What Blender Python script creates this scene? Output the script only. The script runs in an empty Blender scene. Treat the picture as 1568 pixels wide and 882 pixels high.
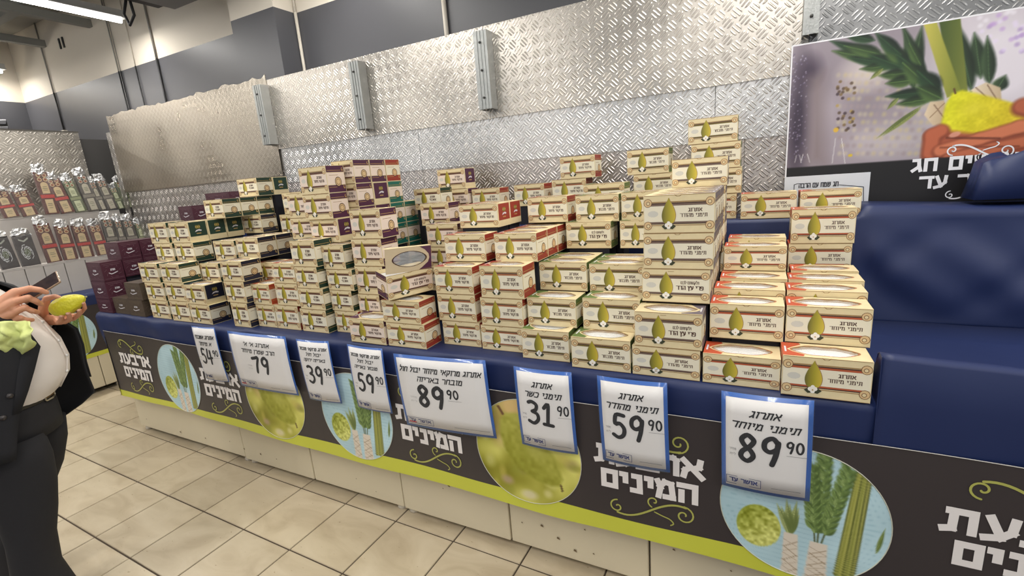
import bpy, bmesh, math, random
import numpy as np
from mathutils import Vector, Matrix, noise
random.seed(7)
SC = bpy.context.scene
COL = SC.collection

# ------------------------------------------------------------------ camera
FPX = 725.16
PITCH, ROLL, YAW = math.radians(13.074), math.radians(-4.492), math.radians(-27.638)
CAMH = 1.7
_f0 = Vector((math.sin(YAW), math.cos(YAW), 0)); _r0 = Vector((math.cos(YAW), -math.sin(YAW), 0)); _u0 = Vector((0, 0, 1))
CF = _f0*math.cos(PITCH) - _u0*math.sin(PITCH)
_u1 = _u0*math.cos(PITCH) + _f0*math.sin(PITCH)
CR = _r0*math.cos(ROLL) + _u1*math.sin(ROLL)
CU = _u1*math.cos(ROLL) - _r0*math.sin(ROLL)
CC = Vector((0, 0, CAMH))
cam = bpy.data.cameras.new('camera'); camo = bpy.data.objects.new('camera', cam); COL.objects.link(camo)
cam.sensor_width = 36; cam.lens = FPX/1568*36; cam.clip_start = .02; cam.clip_end = 60
M = Matrix((CR, CU, -CF)).transposed().to_4x4(); M.translation = CC
camo.matrix_world = M
SC.camera = camo

# ------------------------------------------------------------------ world, exposure, lamps' power
SC.view_settings.view_transform = 'Standard'; SC.view_settings.look = 'None'
SC.view_settings.gamma = 1; SC.view_settings.use_curve_mapping = False
SC.view_settings.exposure = 0.07
w = bpy.data.worlds.new('world'); SC.world = w; w.use_nodes = True
w.node_tree.nodes['Background'].inputs[0].default_value = (.95, .97, 1, 1)
w.node_tree.nodes['Background'].inputs[1].default_value = .62
LAMP_W = 42
LAMP_XS = (-8.9, -5.87, -2.9, 0.1, 3.1)

def ray(x, y): return CF + CR*((x-784)/FPX) - CU*((y-441)/FPX)
def onz(x, y, z): d = ray(x, y); return CC + d*((z-CAMH)/d.z)
def ony(x, y, Y): d = ray(x, y); return CC + d*(Y/d.y)
def onx(x, y, X): d = ray(x, y); return CC + d*(X/d.x)
def proj(p):
    v = Vector(p)-CC; k = v.dot(CF)
    return (784+FPX*v.dot(CR)/k, 441-FPX*v.dot(CU)/k) if k > .05 else (-9999, -9999)

# ------------------------------------------------------------------ materials
MATS = {}
def mat(name, col, rough=.6, metal=0, spec=None, noise_amt=0, noise_scale=20, bump=0, bump_scale=60, emit=0, alpha=1, trans=0, coat=0):
    if name in MATS: return MATS[name]
    m = bpy.data.materials.new(name); MATS[name] = m; m.use_nodes = True
    nt = m.node_tree; b = nt.nodes['Principled BSDF']
    b.inputs['Base Color'].default_value = (*col, 1); b.inputs['Roughness'].default_value = rough; b.inputs['Metallic'].default_value = metal
    if spec is not None: b.inputs['Specular IOR Level'].default_value = spec
    if coat: b.inputs['Coat Weight'].default_value = coat
    if trans: b.inputs['Transmission Weight'].default_value = trans
    if alpha < 1: b.inputs['Alpha'].default_value = alpha
    if emit:
        b.inputs['Emission Color'].default_value = (*col, 1); b.inputs['Emission Strength'].default_value = emit
    if noise_amt or bump:
        tc = nt.nodes.new('ShaderNodeTexCoord')
    if noise_amt:
        n = nt.nodes.new('ShaderNodeTexNoise'); n.inputs['Scale'].default_value = noise_scale; n.inputs['Detail'].default_value = 5
        nt.links.new(tc.outputs['Object'], n.inputs['Vector'])
        mx = nt.nodes.new('ShaderNodeMix'); mx.data_type = 'RGBA'
        mx.inputs['A'].default_value = (*[c*(1-noise_amt) for c in col], 1); mx.inputs['B'].default_value = (*[min(1, c*(1+noise_amt)) for c in col], 1)
        nt.links.new(n.outputs['Fac'], mx.inputs['Factor']); nt.links.new(mx.outputs['Result'], b.inputs['Base Color'])
    if bump:
        n2 = nt.nodes.new('ShaderNodeTexNoise'); n2.inputs['Scale'].default_value = bump_scale; n2.inputs['Detail'].default_value = 3
        nt.links.new(tc.outputs['Object'], n2.inputs['Vector'])
        bp = nt.nodes.new('ShaderNodeBump'); bp.inputs['Strength'].default_value = min(1, bump); bp.inputs['Distance'].default_value = .01
        nt.links.new(n2.outputs['Fac'], bp.inputs['Height']); nt.links.new(bp.outputs['Normal'], b.inputs['Normal'])
    return m
def srgb(r, g, b):
    f = lambda c: ((c/255+.055)/1.055)**2.4 if c > 10 else c/255/12.92
    return (f(r), f(g), f(b))

# ------------------------------------------------------------------ mesh helpers
class MB:
    def __init__(s): s.v = []; s.f = []; s.m = []; s.sm = []
    def add(s, vs, fs, mi=0, smooth=False):
        o = len(s.v); s.v += [tuple(v) for v in vs]
        for f in fs: s.f.append(tuple(i+o for i in f)); s.m.append(mi); s.sm.append(smooth)
    def box(s, x0, x1, y0, y1, z0, z1, mi=0):
        s.add([(x0,y0,z0),(x1,y0,z0),(x1,y1,z0),(x0,y1,z0),(x0,y0,z1),(x1,y0,z1),(x1,y1,z1),(x0,y1,z1)],
              [(0,3,2,1),(4,5,6,7),(0,1,5,4),(1,2,6,5),(2,3,7,6),(3,0,4,7)], mi)
    def quad(s, a, b, c, d, mi=0): s.add([a,b,c,d], [(0,1,2,3)], mi)
    def poly(s, pts, mi=0): s.add(pts, [tuple(range(len(pts)))], mi)
    def tube(s, pts, r, n=8, mi=0, caps=True):
        pts = [Vector(p) for p in pts]; rs = r if isinstance(r, (list, tuple)) else [r]*len(pts)
        vs = []; prev = None
        for i, p in enumerate(pts):
            d = (pts[min(i+1, len(pts)-1)]-pts[max(i-1, 0)]).normalized()
            if prev is None: a = d.orthogonal().normalized()
            else: a = (prev-d*prev.dot(d)).normalized()
            prev = a; b = d.cross(a)
            for k in range(n): t = 2*math.pi*k/n; vs.append(p+(a*math.cos(t)+b*math.sin(t))*rs[i])
        fs = [(i*n+k, i*n+(k+1) % n, (i+1)*n+(k+1) % n, (i+1)*n+k) for i in range(len(pts)-1) for k in range(n)]
        if caps: fs += [tuple(range(n-1, -1, -1)), tuple((len(pts)-1)*n+k for k in range(n))]
        s.add(vs, fs, mi, True)
    def loft(s, rings, mi=0, closed=True, caps=True):
        n = len(rings[0]); vs = [p for r in rings for p in r]
        fs = [(i*n+k, i*n+(k+1) % n, (i+1)*n+(k+1) % n, (i+1)*n+k) for i in range(len(rings)-1) for k in range(n if closed else n-1)]
        if caps and closed: fs += [tuple(range(n-1, -1, -1)), tuple((len(rings)-1)*n+k for k in range(n))]
        s.add(vs, fs, mi, True)
    def mesh(s, name, mats):
        me = bpy.data.meshes.new(name); me.from_pydata(s.v, [], s.f)
        for m in mats: me.materials.append(m)
        me.polygons.foreach_set('material_index', s.m); me.polygons.foreach_set('use_smooth', s.sm)
        me.update(); return me
    def build(s, name, mats, parent=None, loc=None):
        return link(name, s.mesh(name, mats if isinstance(mats, (list, tuple)) else [mats]), parent, loc)
def link(name, me, parent=None, loc=None):
    o = bpy.data.objects.new(name, me); COL.objects.link(o)
    if parent: o.parent = parent
    if loc: o.location = loc
    return o
def tag(o, label=None, cat=None, group=None, kind=None):
    if label: o['label'] = label
    if cat: o['category'] = cat
    if group: o['group'] = group
    if kind: o['kind'] = kind
    return o
def empty(name, loc=(0,0,0), rz=0):
    o = bpy.data.objects.new(name, None); COL.objects.link(o); o.location = loc; o.rotation_euler = (0, 0, rz); o.empty_display_size = .05
    return o
def bevel(o, w, seg=2):
    m = o.modifiers.new('bevel', 'BEVEL'); m.width = w; m.segments = seg; m.limit_method = 'ANGLE'; return o
HEB = {   # block letters as pen strokes: width, strokes
 'א': (.80, [[(.06, 1), (.76, 0)], [(.70, 1), (.66, .66), (.48, .54)], [(.06, 0), (.12, .36), (.30, .56)]]), 'ב': (.76, [[(.05, 1), (.58, 1), (.60, 0)], [(0, 0), (.76, 0)]]),
 'ג': (.52, [[(.10, 1), (.38, 1), (.42, .40), (.50, 0)], [(.40, .36), (.06, 0)]]), 'ד': (.72, [[(0, 1), (.72, 1)], [(.58, 1), (.58, 0)]]),
 'ה': (.70, [[(0, 1), (.65, 1), (.65, 0)], [(.08, .55), (.08, 0)]]), 'ו': (.28, [[(.04, 1), (.22, 1), (.22, 0)]]), 'ז': (.36, [[(0, 1), (.36, 1)], [(.2, 1), (.16, 0)]]),
 'ח': (.72, [[(.08, 0), (.08, 1), (.65, 1), (.65, 0)]]), 'ט': (.74, [[(.26, 1), (.07, .9), (.08, 0), (.6, 0), (.68, .6), (.55, 1), (.38, .8)]]), 'י': (.28, [[(.04, 1), (.2, 1), (.2, .55)]]),
 'כ': (.66, [[(.05, 1), (.5, 1), (.62, .8), (.62, .2), (.5, 0), (.05, 0)]]), 'ך': (.64, [[(0, 1), (.6, 1), (.6, -.3)]]), 'ל': (.62, [[(.1, 1.38), (.1, .95), (.56, .95), (.54, .6), (.22, 0)]]),
 'ם': (.70, [[(.06, 0), (.06, 1), (.62, 1), (.62, 0), (.06, 0)]]), 'מ': (.78, [[(.04, 1), (.16, .62), (.08, 0)], [(.14, .66), (.34, 1), (.62, .92), (.70, 0), (.38, 0)]]),
 'נ': (.46, [[(.12, 1), (.36, 1), (.38, 0), (.05, 0)]]), 'ן': (.26, [[(0, 1), (.18, 1), (.18, -.3)]]), 'ס': (.7, [[(.05, 1), (.62, 1), (.62, .3), (.35, 0), (.08, .3), (.08, 1)]]),
 'ע': (.68, [[(.08, 1), (.34, .12)], [(.62, 1), (.58, .42), (.34, .06), (0, -.06)]]), 'פ': (.68, [[(.24, .48), (.06, .52), (.06, 1), (.5, 1), (.62, .8), (.62, .2), (.5, 0), (.05, 0)]]),
 'צ': (.68, [[(.08, 1), (.62, .12), (.60, 0), (.02, 0)], [(.62, 1), (.60, .7), (.42, .46)]]), 'ץ': (.60, [[(.06, 1), (.28, .45), (.28, -.3)], [(.58, 1), (.56, .74), (.30, .50)]]),
 'ק': (.68, [[(0, 1), (.62, 1), (.60, .5), (.36, .1)], [(.1, .6), (.1, -.3)]]), 'ר': (.64, [[(0, 1), (.48, 1), (.6, .86), (.6, 0)]]), 'ש': (.88, [[(.06, 1), (.14, 0), (.46, 0), (.78, .36), (.82, 1)], [(.44, 1), (.42, .62), (.12, .34)]]),
 'ת': (.78, [[(.12, 1), (.68, 1), (.68, 0)], [(.22, 1), (.20, .08), (0, 0)]]), '׳': (.16, [[(.12, 1.1), (.04, .78)]]), ' ': (.34, [])}
def text_width(body): return sum(HEB[c][0]+.20 for c in body)-.20
def put_text(mb, body, cx, cz, wid, hei, fn, mi, bold=0, res=2, shear=0):
    """hebrew writing (laid right to left) centred at (cx,cz) in a wid x hei field; fn maps (x,z) to 3d"""
    W = text_width(body); pen = min(.112+bold*3.6, .30)*hei; sx = (wid-pen)/W; sz = hei-pen; x = W; idx = 0
    for c in body:
        w_, st = HEB[c]; x -= w_
        for pl in st:
            P = [Vector((cx+(x+px-W/2)*sx+shear*(pz-.5)*hei, cz+(pz-.5)*sz)) for px, pz in pl]
            for a, b in zip(P[:-1], P[1:]):
                d = b-a
                if d.length < 1e-6: continue
                d.normalize(); n = Vector((-d.y, d.x))*pen/2; a2 = a-d*pen/2; b2 = b+d*pen/2
                q4 = [Vector(fn(*p)) for p in (a2-n, b2-n, b2+n, a2+n)]; up = (Vector(fn(cx+.01, cz))-Vector(fn(cx, cz))).cross(Vector(fn(cx, cz+.01))-Vector(fn(cx, cz))).normalized()*(4e-5*(idx % 6)); idx += 1
                mb.add([q+up for q in q4], [(0, 1, 2, 3)], mi)
        x -= .20
def stroke(mb, pts, wd, fn, mi, n=1):
    """flat pen stroke of width wd along 2d pts"""
    P = [Vector(p) for p in pts]; L = []; R = []
    for i, p in enumerate(P):
        d = (P[min(i+1, len(P)-1)]-P[max(i-1, 0)]);
        if d.length < 1e-9: d = Vector((1, 0))
        d.normalize(); nn = Vector((-d.y, d.x))*wd/2; L.append(p+nn); R.append(p-nn)
    vs = [fn(*q) for q in L+R]; k = len(P)
    mb.add(vs, [(i, i+1, k+i+1, k+i) for i in range(k-1)], mi)
    for p in (P[0], P[-1]):
        mb.add([fn(p.x+wd/2*math.cos(a*math.pi/4), p.y+wd/2*math.sin(a*math.pi/4)) for a in range(8)], [tuple(range(8))], mi)
def smooth(pts, n=4):
    P = [Vector(p) for p in pts]
    if len(P) < 3: return [tuple(p) for p in P]
    out = []
    for i in range(len(P)-1):
        p0, p1, p2, p3 = P[max(0, i-1)], P[i], P[i+1], P[min(len(P)-1, i+2)]
        for k in range(n):
            t = k/n; out.append(tuple(.5*((2*p1)+(p2-p0)*t+(2*p0-5*p1+4*p2-p3)*t*t+(3*p1-p0-3*p2+p3)*t**3)))
    out.append(tuple(P[-1])); return out
def arc(cx, cy, rx, ry, a0, a1, n=14):
    return [(cx+rx*math.cos(math.radians(a0+(a1-a0)*i/n)), cy+ry*math.sin(math.radians(a0+(a1-a0)*i/n))) for i in range(n+1)]

# ------------------------------------------------------------------ painter for flat printed pictures (colours stored on a fine mesh)
class Canvas:
    def __init__(s, w, h, x0, x1, y0, y1, col):
        s.w, s.h, s.b = w, h, (x0, x1, y0, y1)
        s.X, s.Y = np.meshgrid(np.linspace(x0, x1, w), np.linspace(y0, y1, h))
        s.a = np.zeros((h, w, 3)); s.a[:] = np.array(col)/255.
        s.rng = np.random.default_rng(3)
    def blend(s, m, col):
        c = np.array(col, float)
        if c.ndim == 1: c = c/255.
        s.a = s.a*(1-m[..., None])+c*m[..., None]
    def poly_mask(s, pts, soft=0.002):
        P = np.array(pts, float); ins = np.zeros(s.X.shape, bool); dist = np.full(s.X.shape, 9.)
        for i in range(len(P)):
            a, b = P[i], P[(i+1) % len(P)]
            c = ((a[1] > s.Y) != (b[1] > s.Y)); 
            with np.errstate(divide='ignore', invalid='ignore'):
                xi = (b[0]-a[0])*(s.Y-a[1])/(b[1]-a[1]+1e-12)+a[0]
            ins ^= (c & (s.X < xi))
            e = b-a; t = np.clip(((s.X-a[0])*e[0]+(s.Y-a[1])*e[1])/(e@e+1e-12), 0, 1)
            dist = np.minimum(dist, np.hypot(s.X-a[0]-t*e[0], s.Y-a[1]-t*e[1]))
        sd = np.where(ins, dist, -dist)
        return np.clip(sd/soft*.5+.5, 0, 1)
    def poly(s, pts, col, soft=.002, al=1): s.blend(s.poly_mask(pts, soft)*al, col)
    def grad(s, pts, c0, c1, d, soft=.002):
        m = s.poly_mask(pts, soft); P = np.array(pts, float); dv = np.array(d, float); dv /= np.hypot(*dv)
        t = s.X*dv[0]+s.Y*dv[1]; q = P@dv; t = np.clip((t-q.min())/(q.max()-q.min()+1e-9), 0, 1)[..., None]
        s.blend(m, np.array(c0)/255.*(1-t)+np.array(c1)/255.*t)
    def ell(s, cx, cy, rx, ry, col, rot=0, soft=.1, al=1):
        c, n = math.cos(rot), math.sin(rot); u = ((s.X-cx)*c+(s.Y-cy)*n)/rx; v = (-(s.X-cx)*n+(s.Y-cy)*c)/ry
        m = np.clip((1-np.hypot(u, v))/soft, 0, 1)*al; s.blend(m, col); return u, v, m
    def line(s, a, b, w, col, al=1):
        a = np.array(a, float); b = np.array(b, float); e = b-a; t = np.clip(((s.X-a[0])*e[0]+(s.Y-a[1])*e[1])/(e@e+1e-12), 0, 1)
        d = np.hypot(s.X-a[0]-t*e[0], s.Y-a[1]-t*e[1]); s.blend(np.clip((w-d)/(w*.4), 0, 1)*al, col)
    def leaf(s, a, b, wd, c0, c1, bend=0):
        a = Vector(a); b = Vector(b); d = b-a; n = Vector((-d.y, d.x)).normalized(); pts = []
        for sg in (1, -1):
            rg = range(9) if sg == 1 else range(8, -1, -1)
            for i in rg:
                t = i/8; k = math.sin(math.pi*min(1, t**.8))*wd*.5; p = a+d*t+n*(sg*k+bend*math.sin(math.pi*t)); pts.append(tuple(p))
        s.grad(pts, c0, c1, tuple(n), soft=wd*.12)
        s.line(tuple(a), tuple(b), wd*.04, [min(255, q*1.25) for q in c1], .6)
    def vnoise(s, freq, amt, seed=0, mask=None):
        r = np.random.default_rng(seed); gx, gy = max(2, int(freq*(s.b[1]-s.b[0]))), max(2, int(freq*(s.b[3]-s.b[2])))
        g = r.random((gy+2, gx+2)); u = (s.X-s.b[0])/(s.b[1]-s.b[0])*gx; v = (s.Y-s.b[2])/(s.b[3]-s.b[2])*gy
        i = np.clip(u.astype(int), 0, gx); j = np.clip(v.astype(int), 0, gy); fu, fv = u-i, v-j; fu = fu*fu*(3-2*fu); fv = fv*fv*(3-2*fv)
        n = (g[j, i]*(1-fu)+g[j, i+1]*fu)*(1-fv)+(g[j+1, i]*(1-fu)+g[j+1, i+1]*fu)*fv-.5
        if mask is None: mask = 1
        s.a = np.clip(s.a+(n*amt*mask)[..., None], 0, 1); return n
    def sample(s, x, y):
        u = np.clip((x-s.b[0])/(s.b[1]-s.b[0])*(s.w-1), 0, s.w-1.001); v = np.clip((y-s.b[2])/(s.b[3]-s.b[2])*(s.h-1), 0, s.h-1.001)
        i, j = u.astype(int), v.astype(int); fu, fv = (u-i)[..., None], (v-j)[..., None]
        return (s.a[j, i]*(1-fu)+s.a[j, i+1]*fu)*(1-fv)+(s.a[j+1, i]*(1-fu)+s.a[j+1, i+1]*fu)*fv
def print_mat():
    if 'printed picture' in MATS: return MATS['printed picture']
    m = bpy.data.materials.new('printed picture'); MATS['printed picture'] = m; m.use_nodes = True; nt = m.node_tree
    a = nt.nodes.new('ShaderNodeVertexColor'); a.layer_name = 'print'; b = nt.nodes['Principled BSDF']; b.inputs['Roughness'].default_value = .45
    nt.links.new(a.outputs['Color'], b.inputs['Base Color']); return m
def printed(name, cv, pts2, faces, fn, parent):
    p = np.array(pts2); rgb = cv.sample(p[:, 0], p[:, 1]); lin = np.where(rgb > .04045, ((rgb+.055)/1.055)**2.4, rgb/12.92)
    me = bpy.data.meshes.new(name); me.from_pydata([fn(x, y) for x, y in p], [], faces); me.materials.append(print_mat())
    at = me.color_attributes.new('print', 'FLOAT_COLOR', 'POINT'); at.data.foreach_set('color', np.c_[lin, np.ones(len(lin))].ravel().astype(np.float32))
    return link(name, me, parent)
def grid_pts(x0, x1, y0, y1, nx, ny):
    pts = [(x0+(x1-x0)*i/nx, y0+(y1-y0)*j/ny) for j in range(ny+1) for i in range(nx+1)]
    fs = [(j*(nx+1)+i, j*(nx+1)+i+1, (j+1)*(nx+1)+i+1, (j+1)*(nx+1)+i) for j in range(ny) for i in range(nx)]
    return pts, fs
def disc_pts(r, nr, na):
    pts = [(0, 0)]+[(r*k/nr*math.cos(2*math.pi*a/na), r*k/nr*math.sin(2*math.pi*a/na)) for k in range(1, nr+1) for a in range(na)]
    fs = [(0, 1+a, 1+(a+1) % na) for a in range(na)]
    for k in range(nr-1): fs += [(1+k*na+a, 1+(k+1)*na+a, 1+(k+1)*na+(a+1) % na, 1+k*na+(a+1) % na) for a in range(na)]
    return pts, fs

# ------------------------------------------------------------------ setting: floor
TZ = 978e-3        # height of the table top
WALLY = 2.75; BY = 3.3; PY = 3.08; LX = -9.2; CEIL = 4.08
mat('grout', srgb(74, 62, 50), .9)
def tile_mat():
    m = mat('floor tile', srgb(196, 180, 154), .33, noise_amt=.1, noise_scale=1.7)
    nt = m.node_tree; b = nt.nodes['Principled BSDF']
    geo = nt.nodes.new('ShaderNodeNewGeometry'); info = nt.nodes.new('ShaderNodeObjectInfo')
    n = nt.nodes.new('ShaderNodeTexNoise'); n.inputs['Scale'].default_value = 3.2; n.inputs['Detail'].default_value = 9; n.inputs['Distortion'].default_value = 1.2
    mp = nt.nodes.new('ShaderNodeMapping'); mp.inputs['Scale'].default_value = (1, 2.2, 1); mp.inputs['Rotation'].default_value = (0, 0, .9)
    nt.links.new(geo.outputs['Position'], mp.inputs['Vector']); nt.links.new(mp.outputs[0], n.inputs['Vector'])
    cr = nt.nodes.new('ShaderNodeValToRGB'); e = cr.color_ramp.elements
    e[0].position = .3; e[0].color = (*srgb(180, 164, 137), 1); e[1].position = .72; e[1].color = (*srgb(203, 189, 163), 1)
    x = e.new(.5); x.color = (*srgb(194, 179, 152), 1)
    nt.links.new(n.outputs['Fac'], cr.inputs['Fac'])
    mx = nt.nodes.new('ShaderNodeMix'); mx.data_type = 'RGBA'; mx.blend_type = 'MULTIPLY'; mx.inputs['Factor'].default_value = 1
    mr = nt.nodes.new('ShaderNodeMapRange'); mr.inputs['To Min'].default_value = .90; mr.inputs['To Max'].default_value = 1.06
    nt.links.new(info.outputs['Random'], mr.inputs['Value']); nt.links.new(cr.outputs['Color'], mx.inputs['A']); nt.links.new(mr.outputs[0], mx.inputs['B'])
    # small dark scuffs
    n3 = nt.nodes.new('ShaderNodeTexNoise'); n3.inputs['Scale'].default_value = 38; n3.inputs['Detail'].default_value = 2
    nt.links.new(mp.outputs[0], n3.inputs['Vector'])
    c3 = nt.nodes.new('ShaderNodeValToRGB'); c3.color_ramp.elements[0].position = .70; c3.color_ramp.elements[0].color = (1, 1, 1, 1)
    c3.color_ramp.elements[1].position = .78; c3.color_ramp.elements[1].color = (.62, .56, .48, 1)
    nt.links.new(n3.outputs['Fac'], c3.inputs['Fac'])
    m2 = nt.nodes.new('ShaderNodeMix'); m2.data_type = 'RGBA'; m2.blend_type = 'MULTIPLY'; m2.inputs['Factor'].default_value = 1
    nt.links.new(mx.outputs['Result'], m2.inputs['A']); nt.links.new(c3.outputs['Color'], m2.inputs['B'])
    nt.links.new(m2.outputs['Result'], b.inputs['Base Color']); return m
fb = MB(); fb.box(-13, 4, -4, BY, -.06, -.004)
floor = tag(fb.build('floor', mat('grout', (0, 0, 0))), kind='structure')
TP = .3645
tb = MB(); g = .0035
tb.add([(g,g,-.004),(TP-g,g,-.004),(TP-g,TP-g,-.004),(g,TP-g,-.004),(g+.002,g+.002,0),(TP-g-.002,g+.002,0),(TP-g-.002,TP-g-.002,0),(g+.002,TP-g-.002,0)],
       [(4,5,6,7),(0,1,5,4),(1,2,6,5),(2,3,7,6),(3,0,4,7)])
tme = tb.mesh('tile', [tile_mat()])
TA = math.radians(-1.0)     # the tiles run one degree off the stand
tdx = Vector((math.cos(TA), math.sin(TA), 0)); tdy = Vector((-math.sin(TA), math.cos(TA), 0))
torg = Vector((-1.985, 1.587, 0))
for i in range(-26, 9):
    for j in range(-8, 5):
        p = torg+tdx*(i*TP)+tdy*(j*TP); c = p+tdx*TP/2+tdy*TP/2
        if c.y > 3.1: continue
        u, v = proj(c)
        if not (-130 < u < 1100 and 540 < v < 1010): continue
        if c.y > 1.9 and c.x > -4.3: continue
        o = link('tile', tme, floor); o.location = p; o.rotation_euler = (0, 0, TA)
        o.location.z += random.uniform(-.0006, .0006)

# ------------------------------------------------------------------ building shell
white = mat('white painted wall', srgb(226, 217, 202), .8, noise_amt=.05, noise_scale=.8)
dark = mat('charcoal painted wall', srgb(84, 84, 88), .42, noise_amt=.05, noise_scale=1.2)
STZ = 1.7+.5*2.95/2.95*PY*1.0   # paint line: keeps the sight line measured in the photograph
STZ = 1.7+.501*PY
def two_tone(name, boxes, parent=None):
    mb = MB()
    for (x0, x1, y0, y1) in boxes:
        mb.box(x0, x1, y0, y1, 0, STZ, 0); mb.box(x0, x1, y0, y1, STZ, CEIL, 1)
    return tag(mb.build(name, [dark, white], parent), kind='structure')
two_tone('wall_back', [(LX-.2, 4, BY, BY+.2)])
two_tone('wall_left', [(LX-.2, LX, -4, BY)])
pX0 = ony(357, 53, PY).x; pX1 = ony(418, 10, PY).x
two_tone('wall_pillar', [(pX0, pX1, PY, BY)])
# doorway in the left wall: near-black sheet, the recess's shade put into its colour
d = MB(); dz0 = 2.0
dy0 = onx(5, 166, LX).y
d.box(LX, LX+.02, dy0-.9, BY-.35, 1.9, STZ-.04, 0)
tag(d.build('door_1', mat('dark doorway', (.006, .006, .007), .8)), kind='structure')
cb = MB(); cb.box(LX-.2, 4, -4, BY+.2, CEIL, CEIL+.1)
tag(cb.build('ceiling', mat('grey ceiling', srgb(168, 166, 158), .8, noise_amt=.05, noise_scale=1)), kind='structure')
for k, yy in enumerate((-2.6, -.6, 1.4, 2.75)):
    b_ = MB(); b_.box(LX, 4, yy-.05, yy+.05, CEIL-.22, CEIL); tag(b_.build('trim_%d' % (k+1), mat('ceiling beam grey', srgb(140, 140, 134), .6)), kind='structure')
for k, xx in enumerate((-8.2, -7.0)):
    b_ = MB(); b_.box(xx-.04, xx+.04, -4, BY, CEIL-.3, CEIL-.22); tag(b_.build('trim_%d' % (k+5), mat('ceiling beam grey', (0, 0, 0))), kind='structure')

# ceiling lamps: suspended LED tubes running towards the wall
tube_m = mat('led tube', (1, .99, .96), .3, emit=9); house = mat('lamp housing', srgb(190, 190, 188), .5)
LZ = 3.6
n_l = 0
for xi, X in enumerate(LAMP_XS):
    for yi, (y0, y1) in enumerate(((.62, 3.08), (-2.1, .4))):
        r = empty('ceiling_lamp', (X, (y0+y1)/2, LZ)); h = (y1-y0)/2
        where = {0: 'farthest left, by the left wall', 1: 'over the foil packets, left of the fan unit', 2: 'over the left half of the table', 3: 'over the right half of the table', 4: 'beyond the right end of the table'}[xi]
        tag(r, 'long white tube lamp hanging %s%s' % (where, '' if yi == 0 else ', aisle row'), 'lamp', 'ceiling tube lamps')
        b_ = MB(); b_.box(-.05, .05, -h, h, .0, .06); b_.box(-.07, .07, -h, h, -.012, .0); b_.build('housing', house, r)
        b_ = MB(); b_.tube([(0, -h+.03, -.03), (0, h-.03, -.03)], .024, 10); b_.build('tube', tube_m, r)
        for sy in (-h*.7, h*.7):
            b_ = MB(); b_.tube([(0, sy, .06), (0, sy, CEIL-LZ)], .004, 6); b_.build('hanging_wire', house, r)
        la = bpy.data.lights.new('lamp_light', 'AREA'); la.shape = 'RECTANGLE'; la.size = .16; la.size_y = 2*h-.1; la.energy = LAMP_W; la.color = (1, .965, .91)
        lo = bpy.data.objects.new('lamp_light', la); COL.objects.link(lo); lo.parent = r; lo.location = (0, 0, -.07)

# grey fan unit under the ceiling, seen top left
fu = empty('fan_unit', (-4.46, 2.74, 3.38)); tag(fu, 'dark grey boxy ventilation unit hanging high before the white wall', 'ventilation unit')
b_ = MB(); b_.box(-.42, .45, -.35, .13, .05, .50); bevel(b_.build('housing', mat('unit dark grey', srgb(92, 88, 84), .6), fu), .01)
b_ = MB(); b_.box(-.15, .40, -.33, .11, -.02, .05); bevel(b_.build('outlet', mat('unit pale grey', srgb(160, 158, 154), .5), fu), .01)
b_ = MB(); b_.tube([(-.45, -.1, .1), (-.55, -.1, -.02), (-.5, -.1, -.12), (-.4, -.1, -.06), (-.42, -.1, .1)], .012, 8); b_.build('cable_loop', mat('black rubber', (.02, .02, .02), .6), fu)
for sx in (-.3, .3):
    b_ = MB(); b_.tube([(sx, -.1, .5), (sx, -.1, CEIL-3.38)], .008, 6); b_.build('bracket', mat('unit dark grey', (0, 0, 0)), fu)

# pipes and cables down the back wall (upper length painted pale, lower length dark)
pipe_up = mat('pale conduit', srgb(150, 146, 138), .5); pipe_dn = mat('dark conduit', srgb(34, 34, 36), .5); pipe_w = mat('white conduit', srgb(214, 206, 192), .45)
def pipe(px, py, r, Y, label, m_up, m_dn, z_end=2.3):
    X = ony(px, py, Y).x; root = empty('wall_pipe', (X, Y-r-.004, 2.2)); tag(root, label, 'pipe')
    b_ = MB(); b_.tube([(0, 0, STZ-2.2), (0, 0, CEIL-2.2)], r, 8); b_.build('upper_length', m_up, root)
    b_ = MB(); b_.tube([(0, 0, z_end-2.2), (0, 0, STZ-2.2)], r*1.15, 8); b_.build('lower_length', m_dn, root)
    return root
p1 = pipe(60, 55, .009, BY, 'thin grey conduit on the white wall, farthest left, ending in a small box', pipe_up, pipe_dn, 2.75)
b_ = MB(); b_.box(-.06, .06, -.03, .03, .47, .57); bevel(b_.build('junction_box', pipe_w, p1), .008)
pipe(165, 35, .007, BY, 'thin cable on the back wall, second from the left', pipe_up, pipe_dn)
pipe(174, 60, .005, BY, 'thinnest cable beside the second cable on the back wall', pipe_up, pipe_dn)
pipe(194, 40, .006, BY, 'pale thin cable on the back wall, third from the left', pipe_w, pipe_dn)
pipe(228, 30, .010, BY, 'dark conduit below the ventilation unit on the back wall', pipe_up, pipe_dn)
pipe(456, 30, .012, BY, 'pale conduit in the corner right of the dark pillar', pipe_w, pipe_w)
pipe(683, 20, .015, BY, 'pale conduit on the dark wall above the middle of the metal cladding', pipe_w, pipe_w)
b_ = MB(); X = ony(94, 62, BY).x
for dx in (-.06, .03): b_.box(X+dx, X+dx+.03, BY-.012, BY-.002, ony(94, 62, BY).z-.09, ony(94, 62, BY).z+.03)
tag(b_.build('wall_slot', mat('black rubber', (0, 0, 0))), 'pair of small black slots in the white back wall', 'slot', kind='stuff')
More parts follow.
